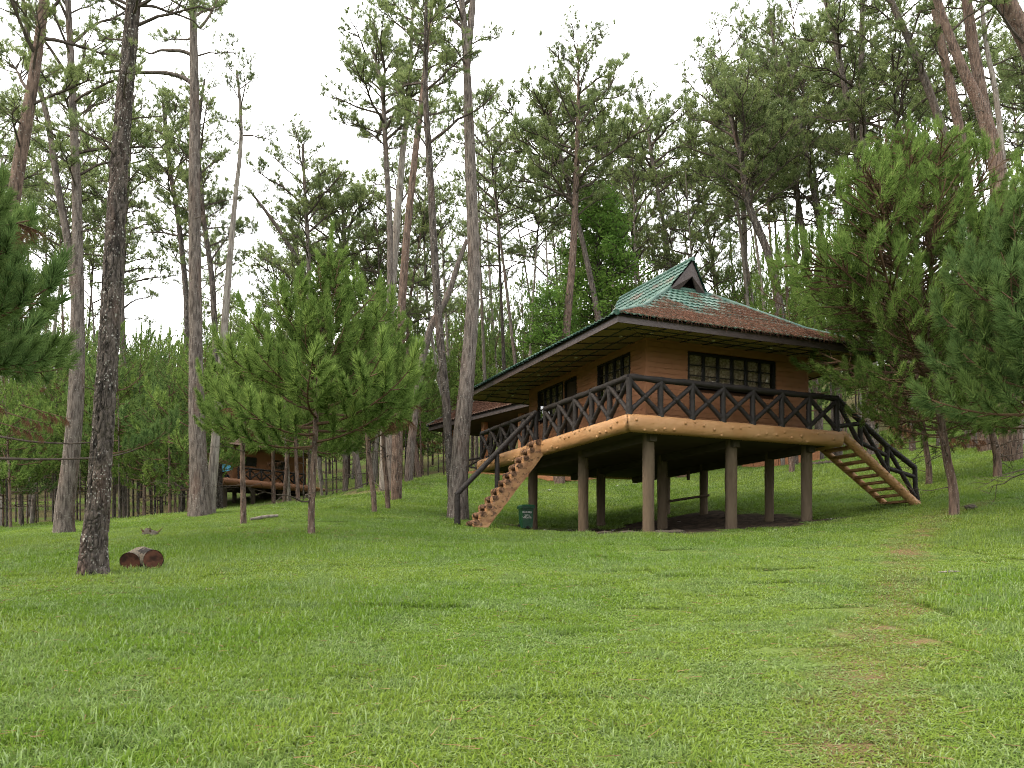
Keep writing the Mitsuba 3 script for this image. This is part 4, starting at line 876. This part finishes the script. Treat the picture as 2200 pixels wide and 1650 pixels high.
t, Q = tall('tall grey pine with a second stem, just left of the big foreground trunk', [(138, 1146, 42), (150, 1010, 36), (163, 860, 32), (167, 700, 28), (166, 480, 21), (158, 260, 16), (146, 0, 12)], 26, 'bark_grey', 420, 34, 2.1, 4)
trunk(t, smooth_path(np.array([np.r_[at(x, y, 26), w / 2 / F * 26] for x, y, w in ((163, 640, 20), (146, 520, 17), (124, 400, 14), (103, 260, 12), (70, 130, 10), (50, 0, 8))]), 24), 'bark_grey', part='second_stem')
limb(t, [(160, 180), (176, 145), (183, 85)], 26, .05, .025)
tall('reddish grey pine leaning right at the upper left edge', [(-70, 1190, 44), (-30, 800, 36), (30, 420, 27), (62, 230, 24), (85, 80, 20), (100, -40, 18)], 21, 'bark_red', 330, 26, 2.1, 4)
t, Q = tall('tall pale grey pine with bare curved limbs near its top', [(430, 1106, 48), (424, 950, 36), (420, 700, 28), (418, 450, 25), (418, 200, 19), (415, 40, 15), (414, -40, 14)], 30, 'bark_grey', 130, 18, 2.3, 4)
limb(t, [(414, 182), (390, 165), (350, 156), (300, 155), (255, 152), (216, 160)], 30, .075, .045, 'bark_grey'); limb(t, [(412, 118), (385, 109), (345, 108), (325, 115), (300, 100)], 30, .07, .02, 'bark_grey'); limb(t, [(430, 60), (452, 30), (470, -10)], 30, .05, .03, 'bark_grey')
tall('slender pale pine leaning right out of the trunk base shared with the taller grey pine', [(452, 1096, 24), (462, 960, 19), (478, 760, 16), (490, 600, 14), (505, 430, 10), (518, 290, 8), (508, 150, 5)], 30.6, 'bark_pale', 330, 10, 1.4, 0, bare_n=6)
# the middle group
tall('two-stemmed thick pine dividing into a V near the top, left of the cabin roof', [(984, 1114, 46), (990, 960, 37), (1000, 850, 34), (1012, 700, 29), (1018, 600, 27), (1014, 450, 24), (1008, 280, 22), (1002, 130, 15), (992, 0, 13), (985, -60, 12)], 30, 'bark_grey', 180, 16, 2.3, 4)
t = 'tall_pine_005'
trunk(t, smooth_path(np.array([np.r_[at(x, y, 30), w / 2 / F * 30] for x, y, w in ((1003, 150, 16), (1008, 90, 15), (1016, 0, 13), (1022, -80, 11))]), 12), 'bark_grey', part='second_stem')
tall('dark slender pine rising from the same base as the V-forked pine', [(976, 1104, 24), (964, 960, 19), (958, 860, 18), (945, 720, 17), (932, 520, 16), (922, 330, 14), (914, 190, 11), (915, 60, 9)], 30.2, 'bark_dark', 330, 20, 2.3, 2)
tall('mid-height grey pine with a wide open crown against the white sky', [(842, 1030, 22), (838, 760, 15), (838, 520, 13), (829, 330, 11), (822, 200, 9), (800, 105, 6)], 42, 'bark_grey', 330, 30, 3.0, 0)
tall('pale straight pine between two darker trunks left of the cabin', [(826, 1030, 24), (838, 700, 18), (851, 500, 16), (865, 330, 13), (879, 190, 9), (886, 40, 6)], 43, 'bark_pale', 200, 18, 2.4, 3)
tall('brown grey pine leaning right with a forked top against the sky', [(852, 1030, 24), (860, 720, 18), (872, 530, 16), (890, 350, 14), (909, 190, 11), (921, 70, 9), (935, -40, 7)], 38, 'bark_red', 190, 16, 2.1, 3)
tall('leaning bare grey pole among the trunks left of the cabin', [(896, 850, 17), (925, 705, 15), (960, 640, 13), (985, 565, 11), (1003, 515, 8)], 45, 'bark_grey', 500, 0, 1, 0)
tall('tall pine with a bare pointed broken top above the cabin roof', [(1204, 980, 22), (1216, 720, 17), (1231, 540, 15), (1239, 350, 12), (1243, 190, 6), (1241, 96, 2)], 45, 'bark_red', 480, 34, 3.4, 0)
tall('grey trunk leaning left behind the broken-topped pine', [(1300, 760, 15), (1285, 680, 13), (1265, 580, 12), (1247, 500, 10), (1215, 380, 8), (1180, 230, 5)], 48, 'bark_grey', 420, 26, 3.2, 0)
tall('dark pine leaning left with layered crown right of the roof peak', [(1700, 900, 20), (1672, 640, 17), (1648, 540, 16), (1606, 430, 15), (1592, 340, 12), (1572, 260, 9), (1555, 200, 5)], 46, 'bark_dark', 470, 36, 3.3, 0)
tall('thin grey trunk behind the roof peak leaning left', [(1450, 760, 12), (1437, 560, 10), (1415, 420, 9), (1392, 290, 7), (1380, 225, 4)], 55, 'bark_grey', 420, 24, 3.2, 0)
tall('thin pale pine beside the dark leaning pine', [(1608, 800, 12), (1604, 640, 10), (1600, 480, 9), (1597, 330, 7), (1600, 230, 4)], 55, 'bark_pale', 430, 24, 3.0, 0)
tall('dark crooked pine with a round crown between the foreground trunk and the pale grey pine', [(392, 1000, 14), (402, 700, 12), (384, 480, 11), (364, 360, 9), (350, 215, 5)], 48, 'bark_dark', 520, 28, 2.8, 0)
tall('grey pine whose thin crown rises just right of the foreground trunk', [(268, 1000, 12), (262, 600, 10), (274, 400, 8), (288, 205, 4)], 50, 'bark_grey', 470, 22, 2.6, 0)
tall('dark pine with layered crown right behind the pale grey pine', [(470, 1000, 15), (457, 620, 12), (434, 440, 10), (426, 300, 8), (440, 170, 4)], 46, 'bark_dark', 600, 32, 2.7, 0)
tall('grey pine with stacked crown pads above the bushy young pine', [(668, 900, 14), (663, 560, 10), (656, 430, 8), (650, 310, 4)], 48, 'bark_grey', 570, 30, 2.6, 0)
tall('thin bare pole leaning far left above the bushy young pine', [(705, 720, 12), (640, 560, 10), (590, 480, 8), (538, 412, 4)], 50, 'bark_grey', 470, 5, 1.4, 0)
tall('grey pine with a low broad crown left of the three straight trunks', [(742, 1000, 12), (746, 640, 10), (739, 500, 8), (734, 425, 4)], 52, 'bark_grey', 640, 30, 3.2, 0)
# the right-hand group, stems bowed to the left
R_SPEC = [('straight grey pine in the upper right forest', [(1872, 760, 22), (1862, 420, 16), (1853, 250, 14), (1851, 100, 12), (1856, -40, 9)], 44, 'bark_grey', 300, 26, 2.8),
 ('slender grey pine bowed left in the upper right forest', [(1870, 760, 20), (1845, 370, 13), (1815, 190, 12), (1790, 60, 11), (1762, -40, 9)], 45, 'bark_grey', 330, 28, 2.9),
 ('pine with strongly left-leaning top right of the straight grey one', [(2080, 800, 24), (2045, 350, 17), (2003, 215, 16), (1962, 110, 14), (1905, -20, 12)], 40, 'bark_grey', 180, 18, 2.7),
 ('reddish pine bowed left in the upper right corner', [(2110, 800, 26), (2078, 380, 20), (2052, 230, 19), (2022, 90, 16), (1998, -40, 14)], 38, 'bark_red', 140, 14, 2.6),
 ('thick reddish forked pine in the upper right, its main stem bowed left', [(2172, 850, 38), (2140, 350, 31), (2112, 245, 26), (2065, 140, 20), (2030, 50, 17), (1998, -50, 15)], 34, 'bark_red', 80, 10, 2.6),
 ('upright reddish stem standing behind the thick forked pine', [(2160, 850, 30), (2136, 345, 25), (2112, 220, 24), (2088, 80, 21), (2070, -50, 18)], 34.6, 'bark_red', 60, 9, 2.6),
 ('thin pale pine near the upper right edge', [(2185, 800, 18), (2155, 350, 12), (2139, 200, 11), (2118, 90, 9), (2105, -40, 7)], 38, 'bark_pale', 200, 14, 2.3),
 ('thick reddish trunk leaning in from the upper right corner', [(2420, 900, 50), (2300, 330, 44), (2205, 90, 36), (2150, -20, 33), (2110, -90, 28)], 24, 'bark_red', 130, 9, 2.3),
 ('dark pine partly hidden behind the grey right-hand trunks', [(1790, 760, 16), (1765, 520, 12), (1742, 380, 11), (1712, 240, 9), (1690, 120, 5)], 50, 'bark_dark', 480, 34, 3.2),
 ('grey pine with pale limbs above the right end of the roof', [(1750, 760, 16), (1720, 470, 12), (1694, 300, 10), (1672, 160, 8), (1655, 40, 5)], 52, 'bark_grey', 460, 36, 3.3)]
for lab, pts, d, mat, c0, nb, bl in R_SPEC: tall(lab, pts, d, mat, c0, nb, bl, 3 if pts[-1][1] < 10 else 0)
# broadleaved tree behind the roof
bt = thing('broadleaf_tree', 'dark green broadleaved tree behind the cabin roof among the pines', 'tree')
Q = trunk_path([(1300, 800, 16), (1290, 690, 14), (1285, 560, 11), (1285, 450, 6)], 50); trunk(bt, Q, 'bark_dark')
for k in range(60):
    h = pz(720 - 280 * (k + .5) / 60, 50); p = [np.interp(h, Q[:, 2], Q[:, c]) for c in range(3)]; hang_branch(bt, 'crown', P_LEAF[k % 3], p, k * 2.4, .2 + .5 * k / 60, rng.uniform(1.7, 2.9) * (1.25 - .6 * (k / 60) ** 2))
bt = thing('broadleaf_tree', 'lower bright green broadleaved tree left of the roof corner', 'tree')
Q = trunk_path([(1192, 850, 12), (1188, 740, 9), (1190, 650, 5)], 46); trunk(bt, Q, 'bark_dark')
for k in range(34):
    h = pz(770 - 120 * (k + .5) / 34, 46); p = [np.interp(h, Q[:, 2], Q[:, c]) for c in range(3)]; hang_branch(bt, 'crown', P_LEAF[k % 3], p, k * 2.4, .1 + .5 * k / 34, rng.uniform(1.2, 2.0) * (1.2 - .5 * (k / 34) ** 2))

# ------------------------------------------------------------------ young pines
def young(label, pts, d, c0, nb, blen, protos, lead, mat='bark_red', dead=.06, bare_n=4, group=None, ctg='young pine', sides=9, **kw):
    t = thing('young_pine', label, ctg, group); Q = trunk_path(pts, d, 0, n=24); trunk(t, Q, mat, sides)
    crown(t, Q, pz(c0, d), nb, blen, protos, 'young', dead=dead, bare_n=bare_n, lead=lead, **kw); return t, Q
young('bushy bright green young pine standing alone on the lawn left of the cabin', [(669, 1150, 15), (674, 1000, 13), (682, 850, 11), (690, 720, 8), (708, 600, 6)], 20.5, 975, 60, 2.35, P_YNEAR, P_LEAD, dead=.02, bare_n=3)
young('thin young pine with reddish trunk left of the bushy one', [(523, 1128, 13), (521, 1000, 11), (526, 880, 8), (536, 740, 5)], 25, 950, 44, 1.55, P_YNEAR, P_LEAD)
young('young pine whose low branches cover the roof of the far cabin', [(640, 1085, 9), (637, 1000, 8), (634, 880, 6), (632, 760, 4)], 44, 975, 44, 2.6, P_YFAR, P_LEADF, dead=0, bare_n=2)
young('thin young pine in front of the far cabin railing', [(588, 1085, 9), (587, 1000, 8), (585, 880, 6), (586, 770, 4)], 46, 972, 40, 2.2, P_YFAR, P_LEADF, dead=0, bare_n=2)
young('slim young pine on the slope right of the bushy one', [(803, 1072, 12), (793, 990, 10), (785, 850, 8), (790, 710, 5)], 30, 960, 44, 2.2, P_YNEAR, P_LEAD)
young('young pine beside the slope crest left of the V-forked trunk', [(832, 1056, 11), (824, 960, 9), (822, 800, 7), (815, 650, 4)], 33, 930, 44, 2.0, P_YNEAR, P_LEAD)
young('large bushy young pine leaning left in front of the cabin right end', [(2050, 1106, 21), (2034, 980, 17), (2018, 880, 15), (1994, 720, 12), (1968, 520, 9), (1948, 345, 6)], 23.5, 950, 112, 4.1, P_YBIG, P_LEAD, dead=0, bare_n=2, low=.38, peak=.38)
young('dark bluish young pine crowding in at the right edge', [(2290, 1160, 30), (2262, 900, 24), (2235, 650, 18), (2215, 420, 9)], 17.5, 930, 74, 2.2, P_YBLUE, P_LEAD, dead=.1, bare_n=8)
young('thin young pine on the right slope behind the stair', [(1996, 1042, 13), (1986, 940, 11), (1970, 820, 9), (1955, 650, 5)], 32, 960, 54, 2.3, P_YFAR, P_LEADF, dead=.15, bare_n=8)
young('young pine with reddish trunk higher on the right slope', [(2143, 1023, 17), (2125, 900, 14), (2105, 740, 10), (2085, 560, 5)], 31, 940, 60, 2.2, P_YFAR, P_LEADF, dead=.12, bare_n=8)
young('small grey-trunked pine at the far right slope', [(2111, 970, 11), (2104, 880, 9), (2095, 760, 6), (2090, 620, 4)], 38, 900, 44, 2.1, P_YFAR, P_LEADF)
young('young pine rising just behind the right end of the roof', [(1700, 900, 12), (1694, 700, 8), (1690, 560, 5), (1692, 500, 4)], 42, 760, 50, 2.0, P_YFAR, P_LEADF)
# the near pine at the left edge, its trunk outside the frame
t = thing('young_pine', 'dark blue-green pine branches hanging into the left edge, nearest to the viewer', 'young pine')
Q = trunk_path([(-260, 1330, 60), (-230, 900, 50), (-215, 500, 32), (-205, 250, 18)], 10.0, 0, n=24); trunk(t, Q, 'bark_red')
crown(t, Q, pz(800, 10), 80, 1.72, P_YBLUE, 'young', lead=P_LEAD, dead=.04)
for (px, py) in ((60, 905), (95, 890), (40, 925)):
    p = at(px - 50, py - 20, 10.2); hang_branch(t, 'crown', P_DEAD[px % 2], p, .1, -.2, .55)
t = thing('young_pine', 'pine at the left edge with long bare lower limbs reaching behind the big trunk', 'young pine')
Q = trunk_path([(-130, 1215, 40), (-110, 900, 30), (-100, 600, 20), (-95, 380, 10)], 17.5, 0, n=24); trunk(t, Q, 'bark_red'); crown(t, Q, pz(820, 17.5), 70, 2.3, P_YBLUE, 'young', lead=P_LEAD)
limb(t, [(-115, 960), (0, 985), (90, 987), (180, 985), (240, 980), (306, 960)], 17.5, .035, .012); limb(t, [(-112, 915), (0, 938), (80, 950), (150, 953), (215, 948)], 17.5, .03, .012)
hang_branch(t, 'crown', P_YBLUE[0], at(290, 965, 17.5), -.1, .3, 1.0); hang_branch(t, 'crown', P_YBLUE[1], at(240, 975, 17.5), .4, .25, .9)

# ------------------------------------------------------------------ the forest behind, tree by tree
SKY = np.array([(-250, 60), (60, 20), (200, 200), (268, 240), (285, 715), (395, 720), (405, 210), (470, 150), (540, 300), (556, 520), (600, 430), (640, 320), (700, 430), (735, 330), (800, 320), (860, 330), (920, 300), (1000, 220), (1060, 150), (1100, 175), (1180, 190), (1250, 180), (1300, 250), (1400, 220), (1480, 230), (1560, 190), (1600, 60), (1680, -40), (2500, -160)], float)
r_ = np.random.default_rng(21)
ZONES = [(-999, 210, 'at the far left beyond the big foreground trunk'), (210, 410, 'between the big trunk and the pale grey pine'), (410, 560, 'behind the pale grey pine on the left'), (560, 720, 'behind the bushy young pine on the lawn'), (720, 900, 'behind the group of three straight trunks'),
         (900, 1060, 'behind the V-forked pine'), (1060, 1230, 'above the left eave of the cabin'), (1230, 1420, 'behind the broadleaved tree'), (1420, 1600, 'above the peak of the green roof'), (1600, 1800, 'above the right end of the roof'), (1800, 2000, 'behind the large leaning young pine'), (2000, 9999, 'near the right edge of the frame')]
def describe(px, d, lean, mat, near, word):
    z = next(w for a, b, w in ZONES if a <= px < b)
    c = {'bark_grey': 'grey', 'bark_red': 'reddish', 'bark_dark': 'dark', 'bark_pale': 'pale'}[mat]
    return f"{c}-trunked {word} {'leaning left ' if lean < -.05 else 'leaning right ' if lean > .05 else 'upright '}{'' if d < near else 'farther back '}{z}"
def fill(n, x0, x1, d0, d1, tops, kinds, lab, grp, off=(0, 160)):
    xs = x0 + (x1 - x0) * (np.arange(n) + r_.random(n)) / n; r_.shuffle(xs)
    for px in xs:
        d = r_.uniform(d0, d1); top = np.interp(px, SKY[:, 0], SKY[:, 1]) + r_.uniform(*off) if tops is None else r_.uniform(*tops)
        p = at(px, 0, d); zg_ = gz(p[0], p[1]); zt = pz(top, d); h = zt - zg_
        if h < 3 or (kinds != 'old' and px > 1830 and d < 60) or (462 < px < 545 and d < 84) or (545 <= px < 720 and d < 84 and r_.random() < .6): continue
        lean = r_.normal(-.02 if px < 1350 else -.10, .05) * h
        if kinds == 'old':
            c_ = 0.50 + .16 * r_.random(); m = ('bark_grey', 'bark_pale', 'bark_red', 'bark_dark', 'bark_pale')[r_.integers(5)]
            w = r_.uniform(.11, .20); k = np.linspace(0, 1, 9); bow = r_.normal(0, .02) * h
            Q = np.c_[p[0] - lean * .3 + lean * k ** 1.4 + bow * np.sin(k * 3.1), p[1] + r_.normal(0, .02) * h * k, zg_ - .2 + (h + .2) * k, w * (1 - .85 * k)]
            t = thing('forest_pine', describe(px, d, lean / h, m, (d0 + d1) / 2, 'forest pine'), 'pine tree', 'forest pines ' + next(w for a, b, w in ZONES if a <= px < b)); trunk(t, smooth_path(Q, 16), m, 7, bumps=0)
            crown(t, smooth_path(Q, 30), zg_ + h * c_, int(20 + 12 * r_.random()), r_.uniform(2.2, 3.5), P_OLDF, r=r_, bare_n=3)
        else:
            k = np.linspace(0, 1, 6); w = r_.uniform(.05, .085)
            Q = np.c_[p[0] + lean * .4 * k ** 1.5, p[1] + 0 * k, zg_ - .2 + (h + .2) * k, w * (1 - .8 * k)]
            m = ('bark_grey', 'bark_red', 'bark_dark')[r_.integers(3)]; t = thing('plantation_pine', describe(px, d, lean / h, m, (d0 + d1) / 2, 'young pine'), 'young pine', 'young pines ' + next(w for a, b, w in ZONES if a <= px < b)); trunk(t, smooth_path(Q, 10), m, 6, bumps=0)
            crown(t, smooth_path(Q, 20), zg_ + h * (.22 + .14 * r_.random()), int(24 + 10 * r_.random()), min(2.6, .24 * h + .5), P_YFAR if r_.random() < .6 else P_YFARB, 'young', r=r_, lead=P_LEADF, bare_n=3, dead=.05)
fill(30, 400, 1700, 50, 66, None, 'old', 'tall forest pine with an open crown in the background wood behind the cabins', 'tall pines in the background wood')
fill(26, 420, 1750, 66, 92, None, 'old', 'tall forest pine with an open crown in the background wood behind the cabins', 'tall pines in the background wood', (40, 300))
fill(20, 1600, 2350, 42, 70, None, 'old', 'tall forest pine crowded on the right-hand hillside', 'tall pines on the right hillside', (0, 260))
fill(16, -150, 270, 45, 80, None, 'old', 'tall forest pine standing far back at the left', 'tall pines far back at the left', (0, 260))
fill(70, -140, 480, 34, 85, (720, 930), 'young', 'slim young pine in the dense dark plantation at the left', 'young pines in the left plantation')
fill(12, 280, 400, 50, 90, (735, 800), 'young', 'slim young pine in the dense dark plantation at the left', 'young pines in the left plantation')
fill(46, 440, 1020, 48, 90, (600, 860), 'young', 'young pine in the understorey behind the lawn crest', 'young pines behind the lawn crest')
fill(40, 1000, 1740, 54, 90, (520, 740), 'young', 'young pine in the understorey behind the cabin roof', 'young pines behind the cabin')
fill(40, 1740, 2400, 42, 80, (420, 800), 'young', 'young pine on the wooded slope at the right', 'young pines on the right slope')

# the wood behind all these, one mass: whole small trees repeated
def wood_tree(seed, nb, z0):
    r = np.random.default_rng(seed); W, N = [tube([(0, 0, -.3), (.02, 0, 4), (0, .05, 8), (0, 0, 10)], [.15, .12, .07, .02], 5)], []
    for k in range(nb):
        f = (k + .5) / nb; w, nd = old_branch(seed * 50 + k % 5, 7, .045, tufts=3, twigs=5, nl=.13) if k < 5 else wood_tree.c[k % 5]
        if k < 5: wood_tree.c[k] = (w, nd)
        M = trimesh.transformations.euler_matrix(0, -.1 - .6 * f, k * 2.4) ; L = (3.2 - 2.0 * f) * r.uniform(.7, 1.15); M[:3, :3] *= L; M[:3, 3] = (0, 0, z0 + (9.8 - z0) * f)
        for src, dst in ((w, W), (nd, N)): m = src.copy(); m.apply_transform(M); dst.append(m)
    return cat(W), cat(N)
wood_tree.c = {}
for k in range(3):
    w, nd = wood_tree(7 + k, 26, (1.0, 2.2, 3.5)[k]); scene[f'group_wood_{k}'] = {'type': 'shapegroup', 'limbs': mikit.ply(w, 'limb_mat', smooth=60), 'needles': mikit.ply(nd, 'needle_old')}
r_ = np.random.default_rng(77); nw = 0
for px in np.arange(-250, 2450, 7.5):
    d = r_.uniform(86, 150) if px < 1100 else r_.uniform(82, 125); p = at(px + r_.uniform(-8, 8), 0, d); zg_ = gz(p[0], p[1]); top = np.interp(px, SKY[:, 0], np.maximum(SKY[:, 1], 560)) + r_.uniform(60, 330)
    h = pz(top, d) - zg_
    if h < 4: h = 5.0
    nw += 1; sx = min(1.0, h / 10) * r_.uniform(.9, 1.3); scene[f'distant_wood__{nw:04d}'] = {'type': 'instance', 'shapegroup': ref(f'group_wood_{r_.integers(3)}'), 'to_world': T().translate([float(p[0]), float(p[1]), zg_]).rotate([0, 0, 1], float(r_.uniform(0, 360))).scale([float(sx), float(sx), float(h / 10)])}
for k in range(90):  # unseen pines round the camera, added so the panes mirror no bare sky
    a = math.radians(-75 + 330 * k / 90 - 90) ; d = r_.uniform(38, 60); x, y = d * math.cos(a), d * math.sin(a)
    if y > 0 and abs(x) < .75 * y + 6: continue
    nw += 1; scene[f'distant_wood__{nw:04d}'] = {'type': 'instance', 'shapegroup': ref(f'group_wood_{r_.integers(3)}'), 'to_world': T().translate([float(x), float(y), gz(x, y) - .2]).rotate([0, 0, 1], float(r_.uniform(0, 360))).scale([1.7, 1.7, float(r_.uniform(1.5, 2.1))])}
tag('distant_wood', 'distant dense pine wood behind the trunks, plus unseen pines added against sky reflections', 'wood', kind='stuff')

# ------------------------------------------------------------------ grass: blades in patches that follow the slope
def blade_patch(n, size, lo, hi, w, seg, seed):
    r = np.random.default_rng(seed); B = np.c_[r.uniform(-size / 2, size / 2, (n, 2)), np.full(n, -.01)]
    az = r.uniform(0, 2 * np.pi, n); L = r.uniform(lo, hi, n) * (1 + .6 * (r.random(n) > .93)); d = np.c_[np.cos(az), np.sin(az), 0 * az]; s = np.c_[-np.sin(az), np.cos(az), 0 * az]
    tw = r.uniform(-.6, .6, n)[:, None]; s = s + d * tw * .5
    bend = r.uniform(.45, 1.55, n)[:, None]; W = (w * r.uniform(.7, 1.2, n))[:, None] / 2; L = L[:, None]; up = np.array([0, 0, 1.0])
    e0 = up * np.cos(bend * .4) + d * np.sin(bend * .4); e1 = up * np.cos(bend * 1.35) + d * np.sin(bend * 1.35)
    if seg == 1:
        tip = B + (e0 + e1) * L * .5; v = np.stack([B - s * W, B + s * W, tip], 1).reshape(-1, 3); return trimesh.Trimesh(v, np.arange(3 * n).reshape(-1, 3), process=False)
    m = B + e0 * L * .52; tip = m + e1 * L * .48
    v = np.stack([B - s * W * .7, B + s * W * .7, m + s * W, m - s * W, tip], 1).reshape(-1, 3); k = np.arange(n)[:, None] * 5
    return trimesh.Trimesh(v, np.vstack([k + [0, 1, 2], k + [0, 2, 3], k + [3, 2, 4]]), process=False)
PS = .9
for nm, n, lo, hi, w, seg in (('near', 2700, .045, .095, .0105, 2), ('mid', 2000, .045, .095, .0125, 2), ('far', 1500, .05, .105, .018, 1), ('rear', 700, .06, .12, .030, 1)):
    for k in range(3):
        scene[f'group_grass_{nm}_{k}'] = {'type': 'shapegroup', 'blades': mikit.ply(blade_patch(n, PS * 1.06, lo, hi, w, seg, 200 + k), 'grass_mat'), 'pale_blades': mikit.ply(blade_patch(n // 4, PS * 1.06, lo * 1.1, hi * 1.15, w, seg, 300 + k), 'grass_pale')}
r_ = np.random.default_rng(31); C = []
for y in np.arange(3.2, 58, PS):
    xm = y * .62 + 1.6
    for x in np.arange(-math.ceil(xm / PS) * PS, xm, PS): C.append((x, y))
C = np.array(C); z = gq(C); e = .3
gxs, gys = (gq(C + (e, 0)) - gq(C - (e, 0))) / (2 * e), (gq(C + (0, e)) - gq(C - (0, e))) / (2 * e)
bare = bare_np(np.c_[C, z]); lush = .75 * meshkit.fbm(np.c_[C * .33, 0 * z + 2.2], 2) + .25 * meshkit.fbm(np.c_[C * 1.1, 0 * z + 8.2], 2)
tr = np.array(smooth_path(np.c_[np.array(TRAIL), np.zeros(len(TRAIL))], 60))[:, :2]; dt = np.linalg.norm(C[:, None] - tr[None], axis=2).min(1)
gcount = 0
for k, (x, y) in enumerate(C):
    if bare[k] > .75: continue
    if y > 40 and x < -.13 * y and r_.random() < .5: continue
    nm = 'near' if y < 8.5 else 'mid' if y < 16 else 'far' if y < 32 else 'rear'
    h = (.50 + 1.5 * np.clip((lush[k] - .33) * 2.1, 0, 1)) * r_.uniform(.95, 1.05) * (1 - .7 * bare[k]) * (.30 + .70 * min(1, max(0, dt[k] - .1) / .8))
    a = r_.integers(4) * np.pi / 2; c_, s_2 = math.cos(a), math.sin(a)
    M = np.array([[1, 0, 0, x], [0, 1, 0, y], [gxs[k], gys[k], h, z[k]], [0, 0, 0, 1]]) @ np.array([[c_, -s_2, 0, 0], [s_2, c_, 0, 0], [0, 0, 1, 0], [0, 0, 0, 1]])
    gcount += 1; scene[f'grass__{gcount:04d}'] = {'type': 'instance', 'shapegroup': ref(f'group_grass_{nm}_{r_.integers(3)}'), 'to_world': T(M.tolist())}
for nm, n, lo, hi, w in (('tuft', 80, .07, .15, .009), ('tuft_wide', 60, .08, .16, .014)):
    for k in range(3): scene[f'group_grass_{nm}_{k}'] = {'type': 'shapegroup', 'blades': mikit.ply(blade_patch(n, .34, lo, hi, w, 2, 400 + k), 'grass_mat'), 'pale_blades': mikit.ply(blade_patch(n // 3, .34, lo, hi, w, 2, 420 + k), 'grass_pale')}
TU = [(200 + 10 * q, 1243 + 3 * (q % 3), 14.2) for q in range(-2, 18)]
TU = [at(*q)[:2] for q in TU]
for q in range(420):
    y = r_.uniform(4.5, 30) ; x = r_.uniform(-.62, .62) * y
    if meshkit.fbm(np.array([[x * .5, y * .5, 7.1]]), 2)[0] > .50: TU.append((x, y))
for (x, y) in TU:
    p = np.array([[x, y]]); zz = float(gq(p)[0])
    if bare_np(np.c_[p, [zz]])[0] > .4 or np.linalg.norm(tr - p, axis=1).min() < .5: continue
    gcount += 1; sc = r_.uniform(.55, 1.0); scene[f'grass__{gcount:04d}'] = {'type': 'instance', 'shapegroup': ref(f"group_grass_{'tuft' if y < 12 else 'tuft_wide'}_{r_.integers(3)}"), 'to_world': T().translate([float(x), float(y), zz]).rotate([0, 0, 1], float(r_.uniform(0, 360))).scale([1.0, 1.0, float(sc)])}
tag('grass', 'short bright green lawn grass covering the slope', 'grass', kind='stuff')
r_ = np.random.default_rng(55); PTS = []
for (cx_, cy_, n, s) in [(*at(201, 0, 14.5)[:2], 260, 1.3), (*at(2050, 0, 23.5)[:2], 420, 1.8), (*at(669, 0, 20.5)[:2], 300, 1.5), (*at(985, 0, 30)[:2], 200, 1.6), (*at(430, 0, 30)[:2], 200, 1.8)]:
    PTS.append(np.c_[r_.normal(cx_, s, n), r_.normal(cy_, s, n)])
q = r_.random((1500, 2)); yy = 4.4 + 20 * q[:, 0] ** 1.3; PTS.append(np.c_[(q[:, 1] - .5) * 1.25 * yy, yy])
PTS = np.vstack(PTS); th = r_.uniform(0, 6.3, len(PTS))
put('fallen_needles_002', slivers(np.c_[PTS, gq(PTS) + .045], np.c_[np.cos(th), np.sin(th), r_.normal(.05, .15, len(PTS))], r_.uniform(.10, .20, len(PTS)), .0065, 8), 'straw_mat'); tag('fallen_needles_002', 'dry straw coloured pine needles strewn over the lawn', 'pine needles', kind='stuff')
print('entries', len(scene), 'grass patches', gcount)
